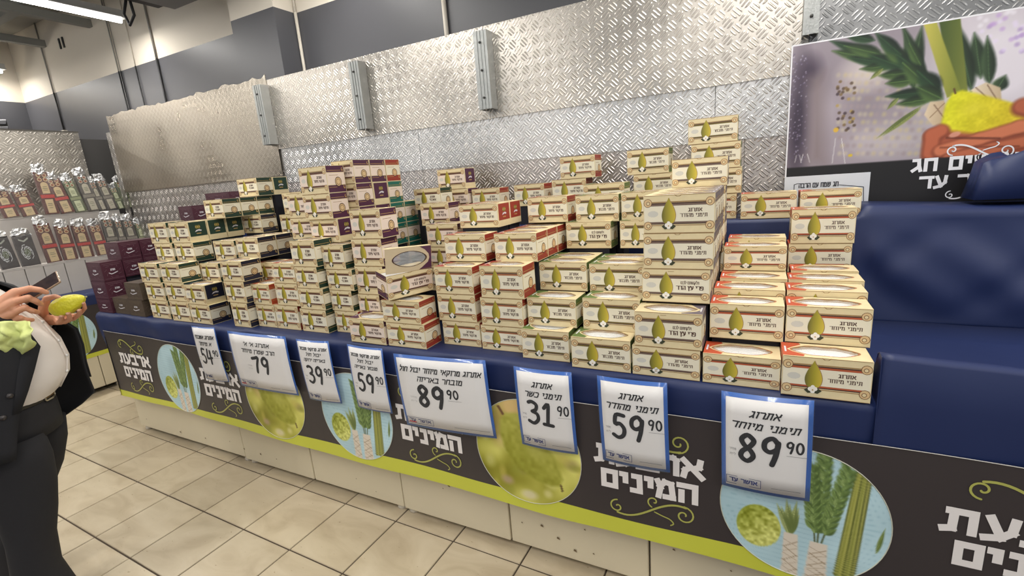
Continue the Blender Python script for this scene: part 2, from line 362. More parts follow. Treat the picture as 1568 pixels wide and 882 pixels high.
# slatted white louvre at the far left
lr = empty('louvre', (LX+.30, BY-.55, 2.62)); tag(lr, 'small tilted louvre of white slats before the dark doorway', 'louvre')
b_ = MB(); b_.box(-.03, .0, -.25, .2, -.2, .34); b_.build('frame', mat('black rubber', (0, 0, 0)), lr)
for k in range(6):
    b_ = MB(); z = -.16+k*.085; b_.add([(.01,-.22,z),(.01,.18,z+.03),(.05,.18,z+.07),(.05,-.22,z+.04),(.015,-.22,z-.012),(.015,.18,z+.018),(.055,.18,z+.058),(.055,-.22,z+.028)], [(0,1,2,3),(7,6,5,4),(0,3,7,4),(1,5,6,2),(3,2,6,7),(0,4,5,1)])
    b_.build('slat', mat('slat white', srgb(215, 215, 220), .5), lr)

# ------------------------------------------------------------------ chequer-plate metal cladding
def tread(name, scale, col, rough, strength, amp=.42, axis='XZ'):
    m = bpy.data.materials.new(name); m.use_nodes = True; nt = m.node_tree; N = nt.nodes; Lk = nt.links; b = N['Principled BSDF']
    b.inputs['Metallic'].default_value = 1
    geo = N.new('ShaderNodeNewGeometry'); sp = N.new('ShaderNodeSeparateXYZ'); Lk.new(geo.outputs['Position'], sp.inputs[0])
    def mth(op, a, c=None, v=None):
        n = N.new('ShaderNodeMath'); n.operation = op
        for i, q in enumerate((a, c)):
            if q is None: continue
            if isinstance(q, (int, float)): n.inputs[i].default_value = q
            else: Lk.new(q, n.inputs[i])
        return n.outputs[0]
    x = sp.outputs['X'] if axis == 'XZ' else sp.outputs['Y']; z = sp.outputs['Z']
    u = mth('MULTIPLY', mth('ADD', x, z), .7071*scale); v = mth('MULTIPLY', mth('SUBTRACT', z, x), .7071*scale)
    fu, fv = mth('FLOOR', u), mth('FLOOR', v); ck = mth('ABSOLUTE', mth('MODULO', mth('ADD', fu, fv), 2.0))
    a = mth('SUBTRACT', mth('FRACT', mth('ADD', u, 100)), .5); c = mth('SUBTRACT', mth('FRACT', mth('ADD', v, 100)), .5)
    inv = mth('SUBTRACT', 1.0, ck)
    s1 = mth('ADD', mth('MULTIPLY', a, ck), mth('MULTIPLY', c, inv)); s2 = mth('ADD', mth('MULTIPLY', c, ck), mth('MULTIPLY', a, inv))
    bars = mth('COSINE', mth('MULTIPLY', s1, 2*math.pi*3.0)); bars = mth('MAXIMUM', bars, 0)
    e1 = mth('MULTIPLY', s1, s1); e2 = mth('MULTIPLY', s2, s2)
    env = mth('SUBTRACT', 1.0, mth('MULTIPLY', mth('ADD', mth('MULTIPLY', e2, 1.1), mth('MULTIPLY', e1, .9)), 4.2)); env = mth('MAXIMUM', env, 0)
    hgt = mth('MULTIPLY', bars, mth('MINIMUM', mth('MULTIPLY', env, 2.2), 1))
    nz = N.new('ShaderNodeTexNoise'); nz.inputs['Scale'].default_value = 2.3; nz.inputs['Detail'].default_value = 4; Lk.new(geo.outputs['Position'], nz.inputs['Vector'])
    nz2 = N.new('ShaderNodeTexNoise'); nz2.inputs['Scale'].default_value = 5; nz2.inputs['Detail'].default_value = 2; Lk.new(geo.outputs['Position'], nz2.inputs['Vector'])
    tot = mth('ADD', hgt, mth('MULTIPLY', nz2.outputs['Fac'], .5))
    bp = N.new('ShaderNodeBump'); bp.inputs['Strength'].default_value = strength; bp.inputs['Distance'].default_value = .004; Lk.new(tot, bp.inputs['Height']); Lk.new(bp.outputs['Normal'], b.inputs['Normal'])
    cr = N.new('ShaderNodeValToRGB'); cr.color_ramp.elements[0].position = .35; cr.color_ramp.elements[1].position = .65
    cr.color_ramp.elements[0].color = (*[q*.80 for q in col], 1); cr.color_ramp.elements[1].color = (*col, 1); Lk.new(nz.outputs['Fac'], cr.inputs['Fac'])
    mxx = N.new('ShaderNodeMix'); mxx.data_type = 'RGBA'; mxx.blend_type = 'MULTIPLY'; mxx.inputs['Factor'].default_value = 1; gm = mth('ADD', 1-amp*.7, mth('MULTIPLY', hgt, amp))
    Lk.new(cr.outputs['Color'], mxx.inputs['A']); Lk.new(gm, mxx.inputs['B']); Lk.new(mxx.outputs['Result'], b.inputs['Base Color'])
    mr = N.new('ShaderNodeMapRange'); mr.inputs['From Min'].default_value = .3; mr.inputs['From Max'].default_value = .7; mr.inputs['To Min'].default_value = rough*.8; mr.inputs['To Max'].default_value = min(1, rough*1.3)
    Lk.new(nz.outputs['Fac'], mr.inputs['Value']); Lk.new(mr.outputs[0], b.inputs['Roughness'])
    return m
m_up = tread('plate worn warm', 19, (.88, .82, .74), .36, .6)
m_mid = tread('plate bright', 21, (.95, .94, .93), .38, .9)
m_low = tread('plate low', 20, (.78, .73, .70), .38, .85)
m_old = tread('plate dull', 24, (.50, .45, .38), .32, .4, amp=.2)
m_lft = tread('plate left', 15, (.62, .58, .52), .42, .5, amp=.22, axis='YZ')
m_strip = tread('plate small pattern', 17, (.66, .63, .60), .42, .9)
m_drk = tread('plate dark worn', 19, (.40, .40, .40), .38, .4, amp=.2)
clad = empty('metal_cladding', (0, WALLY, 0)); tag(clad, 'wall of overlapping silver chequer-plate sheets behind the stacked boxes', 'metal cladding')
def sheet(x0, x1, z0, z1, m, off=0, t=.006, tear=0):
    o = MB(); n = max(2, int((x1-x0)/.05)) if tear else 1
    xs = [x0+(x1-x0)*i/n for i in range(n+1)]
    top = [z1+(random.uniform(-tear, tear) if tear else 0) for _ in xs]
    vs = []
    for xx, zt in zip(xs, top): vs += [(xx, off-t, z0), (xx, off-t, zt), (xx, off, zt), (xx, off, z0)]
    fs = []
    for i in range(n):
        a = i*4; b2 = a+4
        fs += [(a, b2, b2+1, a+1), (a+1, b2+1, b2+2, a+2), (a+2, b2+2, b2+3, a+3), (a+3, b2+3, b2, a)]
    fs += [(0, 1, 2, 3), (n*4+3, n*4+2, n*4+1, n*4)]
    o.add(vs, fs); return o.build('metal_sheet', m, clad)
ZT, ZM, ZL = 2.592, 2.108, 1.80
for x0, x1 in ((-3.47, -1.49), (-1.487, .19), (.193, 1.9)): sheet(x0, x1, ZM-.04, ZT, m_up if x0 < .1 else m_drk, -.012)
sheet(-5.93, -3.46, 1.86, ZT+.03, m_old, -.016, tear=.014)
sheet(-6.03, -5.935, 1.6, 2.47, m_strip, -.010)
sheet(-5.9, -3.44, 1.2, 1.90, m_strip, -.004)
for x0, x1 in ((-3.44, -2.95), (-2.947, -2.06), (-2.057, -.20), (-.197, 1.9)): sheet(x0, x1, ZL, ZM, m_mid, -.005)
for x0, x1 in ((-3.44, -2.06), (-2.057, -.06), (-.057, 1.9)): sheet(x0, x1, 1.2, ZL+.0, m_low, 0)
b_ = MB(); b_.box(-6.0, 1.9, 0, .05, 0, 1.62); b_.build('backing_board', mat('backing', srgb(120, 116, 110), .7), clad)
b_ = MB(); b_.box(-3.5, 1.9, 0, .03, 1.6, 2.56); b_.build('backing_board', mat('backing', (0, 0, 0)), clad)
galv = mat('galvanised steel', srgb(168, 170, 168), .42, .75, noise_amt=.14, noise_scale=18, bump=.15, bump_scale=90)
for xc, lab, zb in ((-3.49, 'galvanised channel post on the cladding, leftmost of the four', 2.105), (-2.475, 'galvanised channel post on the cladding, second from the left', 2.11), (-1.475, 'galvanised channel post on the cladding, above the middle of the boxes', 2.115), (.19, 'galvanised channel post running down behind the citron poster', 2.215)):
    X = xc; r = empty('channel_post', (X, WALLY-.02, zb)); tag(r, lab, 'post', 'steel channel posts')
    w2 = .045 if xc < 0 else .03; hh = (2.55 if xc < 0 else ZT+.1)-zb; b_ = MB()
    b_.box(-w2, w2, -.075, -.070, 0, hh); b_.box(-w2, -w2+.004, -.070, 0, 0, hh); b_.box(w2-.004, w2, -.070, 0, 0, hh)
    for q in (-.5, 0, .5): b_.box(w2*q-.004, w2*q+.004, -.079, -.075, 0, hh)
    b_.build('channel', galv, r)
    for k in range(3):
        b_ = MB(); b_.tube([(0, -.075, hh*(.15+.35*k)), (0, -.084, hh*(.15+.35*k))], .007, 8); b_.build('bolt', mat('bolt', srgb(80, 80, 78), .5, .8), r)
# the left return of the cladding, above the foil packets
LSX = -6.32
pl = empty('side_cladding', (LSX, 0, 0)); tag(pl, 'dull chequer-plate panel above the foil packet shelves on the left', 'metal cladding')
for y0, y1 in ((.9, 1.75), (1.753, 2.62)):
    b_ = MB(); b_.box(-.01, 0, y0, y1, 1.60, 2.50); b_.build('metal_sheet', m_lft, pl)
b_ = MB(); b_.box(-.01, .004, .9, 2.625, 2.50, 2.512); b_.build('edge_strip', mat('edge dark', srgb(70, 66, 60), .6), pl)
b_ = MB(); b_.box(LSX-.12, LSX-.02, 2.3, BY-.01, 0, 2.44); tag(b_.build('wall_recess', mat('recess dark', srgb(62, 60, 58), .7)), kind='structure')  # solid slab filling the corner gap; dark colour stands in for its shade

# ------------------------------------------------------------------ the long display table
cloth_m = mat('navy plastic cloth', srgb(27, 41, 84), .5, bump=.14, bump_scale=7, spec=.5)
cream_panel = mat('cream painted panel', srgb(214, 203, 176), .45, noise_amt=.06, noise_scale=3)
FY = 1.60      # front face of the cloth
table = empty('display_table', (0, FY, 0)); tag(table, 'long cream fronted display table under navy cloth, stacked with citron boxes', 'display table')
TX0, TX1 = -4.25, 1.6
xs = [TX0, -2.95, -2.30, -1.617, -.975, -.335, .35, 1.0, TX1]
for i, (a, b) in enumerate(zip(xs[:-1], xs[1:])):
    q = MB(); g0 = .0035; lo = .028 if i not in (0,) else .035
    dv = random.uniform(-.003, .003)
    q.box(a+g0, b-g0, .055+dv, .10, lo, .84); bevel(q.build('front_panel', cream_panel, table), .006)
b_ = MB(); b_.box(TX0+.01, TX1, .08, 1.13, .03, .95); b_.build('body', mat('body dark', srgb(70, 64, 56), .8), table)
b_ = MB(); b_.box(TX0, TX0+.01, .06, 1.13, .03, .84); b_.build('end_panel', cream_panel, table)
for X in (-4.2, -2.97, -2.90, -1.66, -1.58, -.34, .35, 1.02):
    q = MB(); q.tube([(X, .09, 0), (X, .09, .012), (X, .09, .04)], [.028, .028, .018], 10); q.build('foot', mat('foot white', srgb(200, 192, 176), .6), table)
# dirt line and dents along the bottom rail
q = MB()
for k in range(26):
    X = random.uniform(TX0, .2); z = random.uniform(.05, .26); s_ = random.uniform(.003, .009); q.add([(X, .0508, z), (X+s_*2, .0508, z-s_*.6), (X+s_*1.5, .0508, z+s_), (X+s_*.3, .0508, z+s_*1.2)], [(0, 1, 2, 3)])
q.build('scuff_marks', mat('scuffs', srgb(110, 92, 66), .8), table)['kind'] = 'stuff'

# navy cloth: drape over the front, table top, right trough, riser and top tier
cl = MB()
def wav(x, k=1): return .006*math.sin(x*9+k)+.004*math.sin(x*23+2*k)
def strip(rows, mi=0):
    n = len(rows[0]); vs = [p for r in rows for p in r]
    cl.add(vs, [(i*n+k, i*n+k+1, (i+1)*n+k+1, (i+1)*n+k) for i in range(len(rows)-1) for k in range(n-1)], mi, True)
XT = .335      # from here on the trough is empty
xs1 = [TX0-.01+(XT-TX0+.01)*i/120 for i in range(121)]
prof = [(.045, .60), (.012, .70), (.004, .80), (.0, .90), (.0, TZ-.03), (.004, TZ-.01), (.02, TZ-.001), (.06, TZ), (.5, TZ), (.815, TZ)]
strip([[(x, FY-.02+y+(wav(x, z*5) if z < .95 else 0), z) for x in xs1] for y, z in prof])
# empty trough on the right
xs2 = [XT+(2.2-XT)*i/60 for i in range(61)]
def tip(x): return 1.128-.03*min(1, max(0, (x-XT)/.6))
prof2 = [(.05, .60, 0), (.01, .72, 0), (.0, .85, 0), (.0, .98, 0), (.0, None, -.012), (.006, None, 0), (.03, None, .002), (.05, None, -.01), (.07, 1.06, 0), (.10, 1.02, 0), (.2, .995, 0), (.4, .985, 0), (.60, .99, 0), (.79, 1.0, 0)]
rows = []
for y, z, dz in prof2:
    r_ = []
    for x in xs2:
        zz = tip(x)+dz if z is None else z
        fold = .022*max(0, math.sin(x*8+y*9))**3*(1 if .07 < y < .79 else 0)
        r_.append((x, FY-.02+y+wav(x, zz*3)*(.8 if z is None or z < 1.1 else 1), zz+fold))
    rows.append(r_)
strip(rows)
# end gusset closing the trough at x = XT
cl.add([(XT, FY-.02, .84), (XT, FY-.02, 1.126), (XT, FY+.01, 1.128), (XT+.0, FY+.06, 1.07), (XT, FY+.2, TZ), (XT, FY+.2, .84)], [(0, 1, 2, 3, 4, 5)])
# riser and top tier along the whole wall
RY = 2.44; TT = 1.43
xs3 = [TX0+(2.2-TX0)*i/220 for i in range(221)]
rows = []
for t in range(25):
    k = t/24; z = TZ+(TT-TZ)*k
    rows.append([(x, RY-.035*(1-k)+(.018*math.sin(x*7+z*9+math.sin(x*3)*2)+.012*max(0, math.sin(x*13-z*14))**2+.007*math.sin(x*31+z*26+2*math.sin(x*5)))*(1-abs(2*k-1)**2)*(1 if x > .42 else .1), z) for x in xs3])
tz = lambda x: TT+(.035+.012*math.sin(x*5) if x > .40 else 0)
rows.append([(x, RY+.012, tz(x)-.006) for x in xs3]); rows.append([(x, RY+.03, tz(x)) for x in xs3]); rows.append([(x, WALLY-.03, tz(x)+.0) for x in xs3])
strip(rows)
clo = cl.build('table_cloth', cloth_m, table); clo.parent = None; clo.location = (0, 0, 0)
sm = clo.modifiers.new('thick', 'SOLIDIFY'); sm.thickness = .002; sm.offset = -1
tag(clo, 'navy plastic cloth covering the stepped table, bare and sagging at its right end', 'table cloth')
# bundled cloth on the top tier, right
def heap(name, X0, X1, Y0, Y1, Z0, Z1, seed, m):
    nx, ny = 28, 16; vs = []; 
    for j in range(ny+1):
        for i in range(nx+1):
            u, v = i/nx, j/ny; e = (1-abs(2*u-1)**22)*(1-abs(2*v-1)**6)
            nn = noise.noise(Vector((u*3.2+seed, v*2.2, 0)))*.5+abs(noise.noise(Vector((u*9+seed, v*4, 3))))*.5-.1
            vs.append((X0+(X1-X0)*u, Y0+(Y1-Y0)*v+noise.noise(Vector((u*5, v*5, seed)))*.02, Z0+(Z1-Z0)*e**.6*(.82+nn*.5)))
    o = MB(); o.add(vs, [(j*(nx+1)+i, j*(nx+1)+i+1, (j+1)*(nx+1)+i+1, (j+1)*(nx+1)+i) for j in range(ny) for i in range(nx)], 0, True)
    ob = o.build(name, m); s = ob.modifiers.new('t', 'SOLIDIFY'); s.thickness = .003; return ob
hp = heap('cloth_bundle', .755, 1.45, 2.46, 2.62, TT+.049, 1.675, 4.2, cloth_m)
tag(hp, 'bunched navy cloth heaped on the top step before the poster', 'cloth')

# banner along the front --------------------------------------------------
BN = empty('banner', (0, FY-.028, 0)); tag(BN, 'long charcoal and lime banner with round plant pictures and white lettering', 'banner')
def by(x, z):     # the banner's gentle waviness
    return FY-.030+.0045*math.sin(x*3.1+1)+.003*math.sin(x*9+z*4)+(.84-z)*(-.012)*0
def zt(x): return .846-.008*math.sin((x+4)*1.1)
def zl(x): return .385+.004*math.sin(x*3.5)
def zb_(x):
    t = max(0, min(1, (x+4.2)/4.5)); return .338-.035*t-.012*math.sin(x*2.4)-.02*math.exp(-((x+.7)/.25)**2)
nb = 240; bx = [TX0+.05+(1.6-TX0-.05)*i/nb for i in range(nb+1)]
BFN = lambda x, z, d=0: (x, by(x, z)-FY+.028-d, z)
def bstrip(zs0, zs1, n, name, m):
    vs = []; 
    for j in range(n+1):
        for x in bx: z = zs0(x)+(zs1(x)-zs0(x))*j/n; vs.append(BFN(x, z))
    k = len(bx); mb = MB(); mb.add(vs, [(j*k+i, j*k+i+1, (j+1)*k+i+1, (j+1)*k+i) for j in range(n) for i in range(k-1)], 0, True)
    return mb.build(name, m, BN)
bdark = mat('banner charcoal print', srgb(62, 56, 56), .38, bump=.12, bump_scale=7); blime = mat('banner lime print', srgb(205, 208, 72), .4, noise_amt=.05, noise_scale=3, bump=.15, bump_scale=9)
bstrip(zl, zt, 5, 'dark_field', bdark); bstrip(zb_, zl, 3, 'lime_border', blime)
# left return of the banner round the table's corner
mb = MB(); R_ = []
for z, mi in ((.33, 1), (.385, 1), (.386, 0), (.6, 0), (.80, 0)):
    R_.append([(TX0+.05-.06*math.sin(t*math.pi/2)-.0*t, .0+.11*t**1.3-.002, z+.02*t) for t in [i/8 for i in range(9)]])
for a in range(4):
    mi = 1 if a < 1 else 0; n = 9; mb.add(R_[a]+R_[a+1], [(k, k+1, n+k+1, n+k) for k in range(n-1)], mi, True)
mb.build('banner_corner', [bdark, blime], BN)
q = MB(); q.tube([BFN(x, zt(x)-.001, .001) for x in bx], .0014, 5); q.build('hem', mat('hem light', srgb(190, 186, 180), .5), BN)

# --- the two round pictures
def circle_species():
    cv = Canvas(420, 420, -.26, .26, -.26, .26, (184, 214, 222))
    for k in range(60):
        y = -.26+.52*k/60; cv.line((-.26, y), (.26, y-.01), .0012, (142, 186, 198) if k % 2 else (190, 220, 226), .5)
    cv.vnoise(14, .10, 1)
    S = lambda px, py: ((ony(px, py, FY).x-.165), (ony(px, py, FY).z-.565))
    # knobbly citron seen from its end
    cx, cy = S(1161, 797); u, v, m = cv.ell(cx, cy, .068, .083, (198, 205, 92), 0, .06)
    t = np.clip(.5+.5*(u*.5-v*.6), 0, 1)[..., None]; cv.blend(m, np.array((222, 222, 128))/255.*t+np.array((150, 160, 52))/255.*(1-t)); cv.vnoise(110, .28, 5, m); cv.vnoise(50, .2, 6, m)
    # shadow-free pale bindings (woven palm holders)
    def holder(p0, p1, wt, wb):
        a, b = Vector(S(*p0)), Vector(S(*p1)); d = (b-a).normalized(); n = Vector((-d.y, d.x))
        P = [a+n*wt, a-n*wt, b-n*wb, b+n*wb]; cv.poly([tuple(q) for q in P], (226, 214, 196))
        for k in range(1, 7):
            c = a.lerp(b, k/7); s = 1 if k % 2 else -1
            cv.line(tuple(c+n*wt*s), tuple(c-n*wt*s+d*.03), .0018, (170, 150, 122)); cv.line(tuple(c-n*wt*s), tuple(c+n*wt*s+d*.02), .0014, (190, 172, 146))
    # willow, left
    for k in range(9):
        a = S(1208, 812); ang = math.radians(62+k*8); L = .10+.02*(k % 3); b = (a[0]+math.cos(ang)*L*.5, a[1]+math.sin(ang)*L); cv.leaf(a, b, .018, (96, 112, 56), (186, 194, 130))
    # lulav (green rods, right)
    for k, dx in enumerate((-.028, -.014, 0, .013, .026)):
        a = Vector(S(1290, 872)); b = Vector(S(1322, 715)); a.x += dx*.8; b.x += dx*.55; cv.line(tuple(a), tuple(b), .0085, [(112, 118, 50), (158, 160, 72), (96, 104, 44), (142, 148, 66), (104, 110, 52)][k]); cv.line(tuple(a), tuple(b), .0032, (190, 188, 104), .7)
    cv.leaf(S(1338, 838), S(1352, 800), .012, (92, 110, 50), (130, 148, 80))
    # myrtle sprigs, centre
    for (p0, p1, n) in (((1250, 822), (1262, 690), 11), ((1256, 822), (1298, 712), 10), ((1246, 820), (1240, 705), 10)):
        a, b = Vector(S(*p0)), Vector(S(*p1)); d = (b-a)
        cv.line(tuple(a), tuple(b), .003, (84, 92, 46))
        for k in range(n*2):
            t = .12+.88*k/(n*2); c = a+d*t; s = 1 if k % 2 else -1; dr = d.normalized(); nn = Vector((-dr.y, dr.x))*s
            e = c+dr*.036+nn*.024; cv.leaf(tuple(c), tuple(e), .021, (70, 92, 44), (136, 160, 92))
            if k % 3 == 0: cv.leaf(tuple(c), tuple(c+dr*.042), .018, (92, 118, 60), (160, 180, 112))
    holder((1210, 808), (1207, 880), .020, .026); holder((1252, 822), (1245, 882), .024, .032)
    return cv
def circle_tree():
    cv = Canvas(360, 360, -.26, .26, -.26, .26, (186, 182, 78))
    cv.vnoise(9, .45, 2); cv.vnoise(18, .2, 3)
    for k in range(46):
        r = random.random; cv.ell((r()-.5)*.5, (r()-.7)*.42, .02+.03*r(), .02+.03*r(), random.choice([(222, 218, 140), (150, 152, 52), (206, 190, 96), (240, 232, 176), (140, 120, 78)]), 0, .7, .55)
    cv.ell(-.02, .2, .13, .09, (232, 196, 134), 0, .5, .9); cv.ell(-.13, .1, .06, .12, (214, 180, 120), 0, .6, .6)
    P = [(-.115, .13), (-.09, .165), (-.04, .175), (.02, .165), (.06, .12), (.10, .05), (.135, -.02), (.155, -.09), (.14, -.125), (.10, -.135), (.03, -.12), (-.05, -.08), (-.10, -.01), (-.12, .07)]
    cv.grad(P, (150, 150, 44), (196, 192, 92), (.5, .8), .008); m = cv.poly_mask(P, .01); cv.vnoise(60, .10, 8, m)
    cv.ell(.03, .03, .05, .09, (206, 204, 112), .5, .9, .5)
    cv.line((-.10, .16), (-.118, .19), .008, (120, 84, 58)); cv.line((.145, -.12), (.15, -.145), .006, (110, 90, 50))
    cv.ell(.0, -.2, .05, .03, (226, 216, 180), 0, .6, .8); cv.ell(-.1, -.15, .04, .03, (190, 160, 150), 0, .7, .7)
    return cv
cvS, cvT = circle_species(), circle_tree()
dp, df = disc_pts(.238, 84, 200)
for k, (cx, cz, kind) in enumerate(((-3.345, .583, 0), (-2.40, .575, 1), (-1.777, .578, 0), (-.812, .585, 1), (.165, .565, 0))):
    cv = (cvS, cvT)[kind]
    printed('round_picture', cv, dp, df, lambda x, y, cx=cx, cz=cz: BFN(cx+x, cz+y, .0016), BN)
    rp = MB(); ring = [BFN(cx+.238*math.cos(a), cz+.238*math.sin(a), .0018) for a in [2*math.pi*i/64 for i in range(65)]]
    rp.tube(ring, .0016, 5, caps=False); rp.build('picture_rim', mat('rim pale', srgb(196, 196, 178), .5), BN)
# --- lettering and scrolls
lett = MB()
def swirl(mb, cx, cz, s, fl, fn, mi=0, wd=.0055):
    """double scroll ornament"""
    def sp(ox, oz, r0, a0, turns, sg):
        return [(ox+(r0*(1-t*.85))*math.cos(a0+sg*turns*2*math.pi*t), oz+(r0*(1-t*.85))*math.sin(a0+sg*turns*2*math.pi*t)) for t in [i/22 for i in range(23)]]
    def T(pts): return [(cx+p[0]*s, cz+fl*p[1]*s) for p in pts]
    main = [(-1.0+2.0*t, .35*math.sin((t-.5)*math.pi*-1.25)) for t in [i/20 for i in range(21)]]
    stroke(mb, T(main), wd*1.3, fn, mi); stroke(mb, T(sp(-1.0, .12, .24, math.pi*1.5, 1.1, -1)), wd, fn, mi)
    stroke(mb, T(sp(.95, -.06, .30, -math.pi*.5, 1.25, 1)), wd, fn, mi)
    stroke(mb, T(sp(.10, -.32, .20, math.pi*.6, .9, 1)), wd*.9, fn, mi); stroke(mb, T(smooth([(.12, .02), (.35, .10), (.55, .16), (.66, .28), (.58, .36)])), wd*.8, fn, mi)
F2 = lambda x, z: BFN(x, z, .0022)
for cx in (-3.865, -2.88, -1.31, -.32, .72):
    put_text(lett, 'ארבעת', cx, .655, .40 if cx < .5 else .43, .082, F2, 0, .042)
    put_text(lett, 'המינים', cx, .552, .36, .082, F2, 0, .042)
    swirl(lett, cx-.01, .752, .125, 1, F2, 1, .006); swirl(lett, cx+.01, .45, .125, -1, F2, 1, .006)
lett.build('lettering', [mat('white lettering', srgb(236, 230, 226), .5), mat('scroll gold green', srgb(176, 176, 92), .4)], BN)['kind'] = 'stuff'

# ------------------------------------------------------------------ price signs
DIG = {
 '0': [arc(.5, .5, .36, .48, 90, 450, 20)],
 '1': [[(.22, .78), (.55, .98), (.50, .5), (.42, .03)], [(.15, .03), (.8, .0)]],
 '3': [[(.18, .95), (.45, 1.0), (.78, .88), (.72, .66), (.42, .55)], [(.42, .55), (.80, .45), (.84, .2), (.5, .0), (.12, .08)]],
 '4': [[(.30, .98), (.12, .42), (.30, .36), (.9, .42)], [(.72, .9), (.68, .5), (.60, .0)]],
 '5': [[(.82, .97), (.34, .97), (.26, .58), (.55, .62), (.82, .42), (.76, .14), (.45, .0), (.12, .1)]],
 '7': [[(.12, .88), (.5, .93), (.88, .96), (.62, .5), (.46, .0)]],
 '8': [[(.78, .86), (.5, 1.0), (.22, .82), (.36, .60), (.66, .42), (.78, .2), (.5, .0), (.2, .14), (.26, .36), (.6, .56), (.80, .76), (.78, .86)]],
 '9': [[(.82, .82), (.58, 1.0), (.24, .86), (.20, .6), (.45, .48), (.78, .62), (.84, .86)], [(.84, .86), (.74, .4), (.56, .0)]],
}
def digits(mb, s, x, z, w, h, wd, fn, mi, gap=1.12):
    for k, c in enumerate(s):
        for st in DIG[c]: stroke(mb, [(x+k*w*gap+p[0]*w, z+p[1]*h) for p in smooth(st)], wd, fn, mi)
ink = mat('marker ink', (.012, .012, .014), .5); paper = mat('sign paper', srgb(232, 229, 226), .5)
blue_edge = mat('blue sleeve edge', srgb(50, 98, 176), .3, coat=.4); film = mat('clear sleeve', (.9, .93, 1), .12, alpha=.015, spec=.4)
logo_b = mat('sign logo blue', srgb(40, 52, 110), .5); logo_r = mat('sign logo red', srgb(196, 36, 40), .5); grey_t = mat('sign small grey', srgb(120, 118, 120), .6)
def sign(q, lines, price, cents, label, bw=.012, lw=.9, pal=1.0, big=.36):
    (x0, z1), (x1, z1b), (x2, z0b), (x3, z0) = q
    cx = (x0+x1+x2+x3)/4; W = ((x1-x0)+(x2-x3))/2; H = ((z1-z0)+(z1b-z0b))/2; cz = (z1+z1b+z0+z0b)/4
    r = empty('price_sign', (cx, FY-.046, cz-H/2+.010)); tag(r, label, 'price sign', 'price signs hanging on the banner')
    ang = math.atan2((z1b-z1)+(z0b-z0), 2*W); r.rotation_euler = (math.radians(1.8), -ang, random.uniform(-.02, .02))
    cur = lambda x, z, d=0: (x, -.010*(1-(2*x/W)**2)*.8-.006*math.sin(z/H*3.1)-d, z)
    def sheet_(m, ww, zz0, zz1, name, d, thick=.0008):
        pts, fs = grid_pts(-ww/2, ww/2, zz0, zz1, 8, 6); mb = MB(); mb.add([cur(x, y, d) for x, y in pts], fs, 0, True); o = mb.build(name, m, r)
        s = o.modifiers.new('t', 'SOLIDIFY'); s.thickness = thick; s.offset = 1; return o
    sheet_(blue_edge, W, 0, H, 'sleeve', 0); sheet_(paper, W-2*bw, bw*.9, H-bw*1.2, 'paper', .0012, .0004)
    t = MB(); fn = lambda x, z: cur(x, z, .0026)
    n3 = len(lines) > 2; zz = H*(.865 if n3 else .815)
    for ln in lines:
        wl = min((W-2*bw)*.95, len(ln)*H*.056)*lw if len(lines) < 3 else (W-2*bw)*.9*min(1, len(ln)/17+.08)
        hh = H*(.068 if not n3 else .050); put_text(t, ln, 0, zz, wl, hh, fn, 0, .022, 2, .3); zz -= H*(.118 if not n3 else .088)
    pw = min(H*.20, W*.235); ph = H*.27; pz = H*.315 if n3 else H*.335; px = -W*.19 if cents else -W*.05
    nx = px-pw*.62 if W > .4 else -W*.315; digits(t, price, nx, pz, pw, ph, pw*.27, fn, 0)
    if cents: digits(t, cents, nx+pw*2.30, pz+ph*.54, pw*.40, ph*.40, pw*.11, fn, 0)
    if cents and W > .2: stroke(t, [(nx+pw*2.35, pz+ph*.42), (nx+pw*3.3, pz+ph*.42)], .0012, fn, 1)
    put_text(t, 'מחיר', nx-W*.05, pz+ph*.38, W*.08, H*.022, fn, 1); put_text(t, 'ליח', nx-W*.05, pz+ph*.18, W*.07, H*.022, fn, 1)
    bx0 = -W/2+bw*1.15; lwid = min(.13, W*.40) if W < .4 else .15; lh = .030
    for a, b in (((bx0, bw*1.5), (bx0+lwid, bw*1.5)), ((bx0, bw*1.5+lh), (bx0+lwid, bw*1.5+lh)), ((bx0+lwid, bw*1.5), (bx0+lwid, bw*1.5+lh)), ((bx0, bw*1.5), (bx0, bw*1.5+lh))): stroke(t, [a, b], .0016, fn, 2)
    put_text(t, 'אושר עד', bx0+lwid*.5, bw*1.5+lh*.55, lwid*.84, lh*.52, fn, 2, .03)
    if W > .4: stroke(t, [(bx0+.01, bw*1.5+.006), (bx0+.05, bw*1.5+.006)], .005, fn, 3)
    stroke(t, [(W*.08, bw*2.2), (W/2-bw*2, bw*2.2)], .0016, fn, 1)
    t.build('writing', [ink, grey_t, logo_b, logo_r], r)
    sheet_(film, W+.004, -.002, H+.004, 'clear_film', .0040, .0003)
SG = dict(S54=[(-2.986,.975),(-2.753,.976),(-2.776,.635),(-2.994,.627)], S79=[(-2.632,.973),(-2.15,.972),(-2.164,.64),(-2.661,.625)],
 S39=[(-2.064,.975),(-1.83,.975),(-1.848,.643),(-2.076,.63)], S59=[(-1.724,.978),(-1.503,.973),(-1.512,.641),(-1.727,.641)],
 S89=[(-1.423,.965),(-.939,.971),(-.947,.626),(-1.424,.594)], S31=[(-.825,.967),(-.583,.972),(-.578,.624),(-.82,.62)],
 S59b=[(-.481,.974),(-.237,.973),(-.237,.631),(-.483,.619)], S89b=[(-.066,.968),(.183,.98),(.188,.622),(-.07,.622)])
sign(SG['S54'], ['אתרוג אשכנזי', 'א מיוחד'], '54', '90', 'narrow price sign reading 54.90, leftmost on the banner', .006, .9)
sign(SG['S79'], ["אתרוג א׳ א׳", 'הרב שטרן מיוחד'], '79', '', 'wide blue-edged price sign reading 79', .012, 1.05)
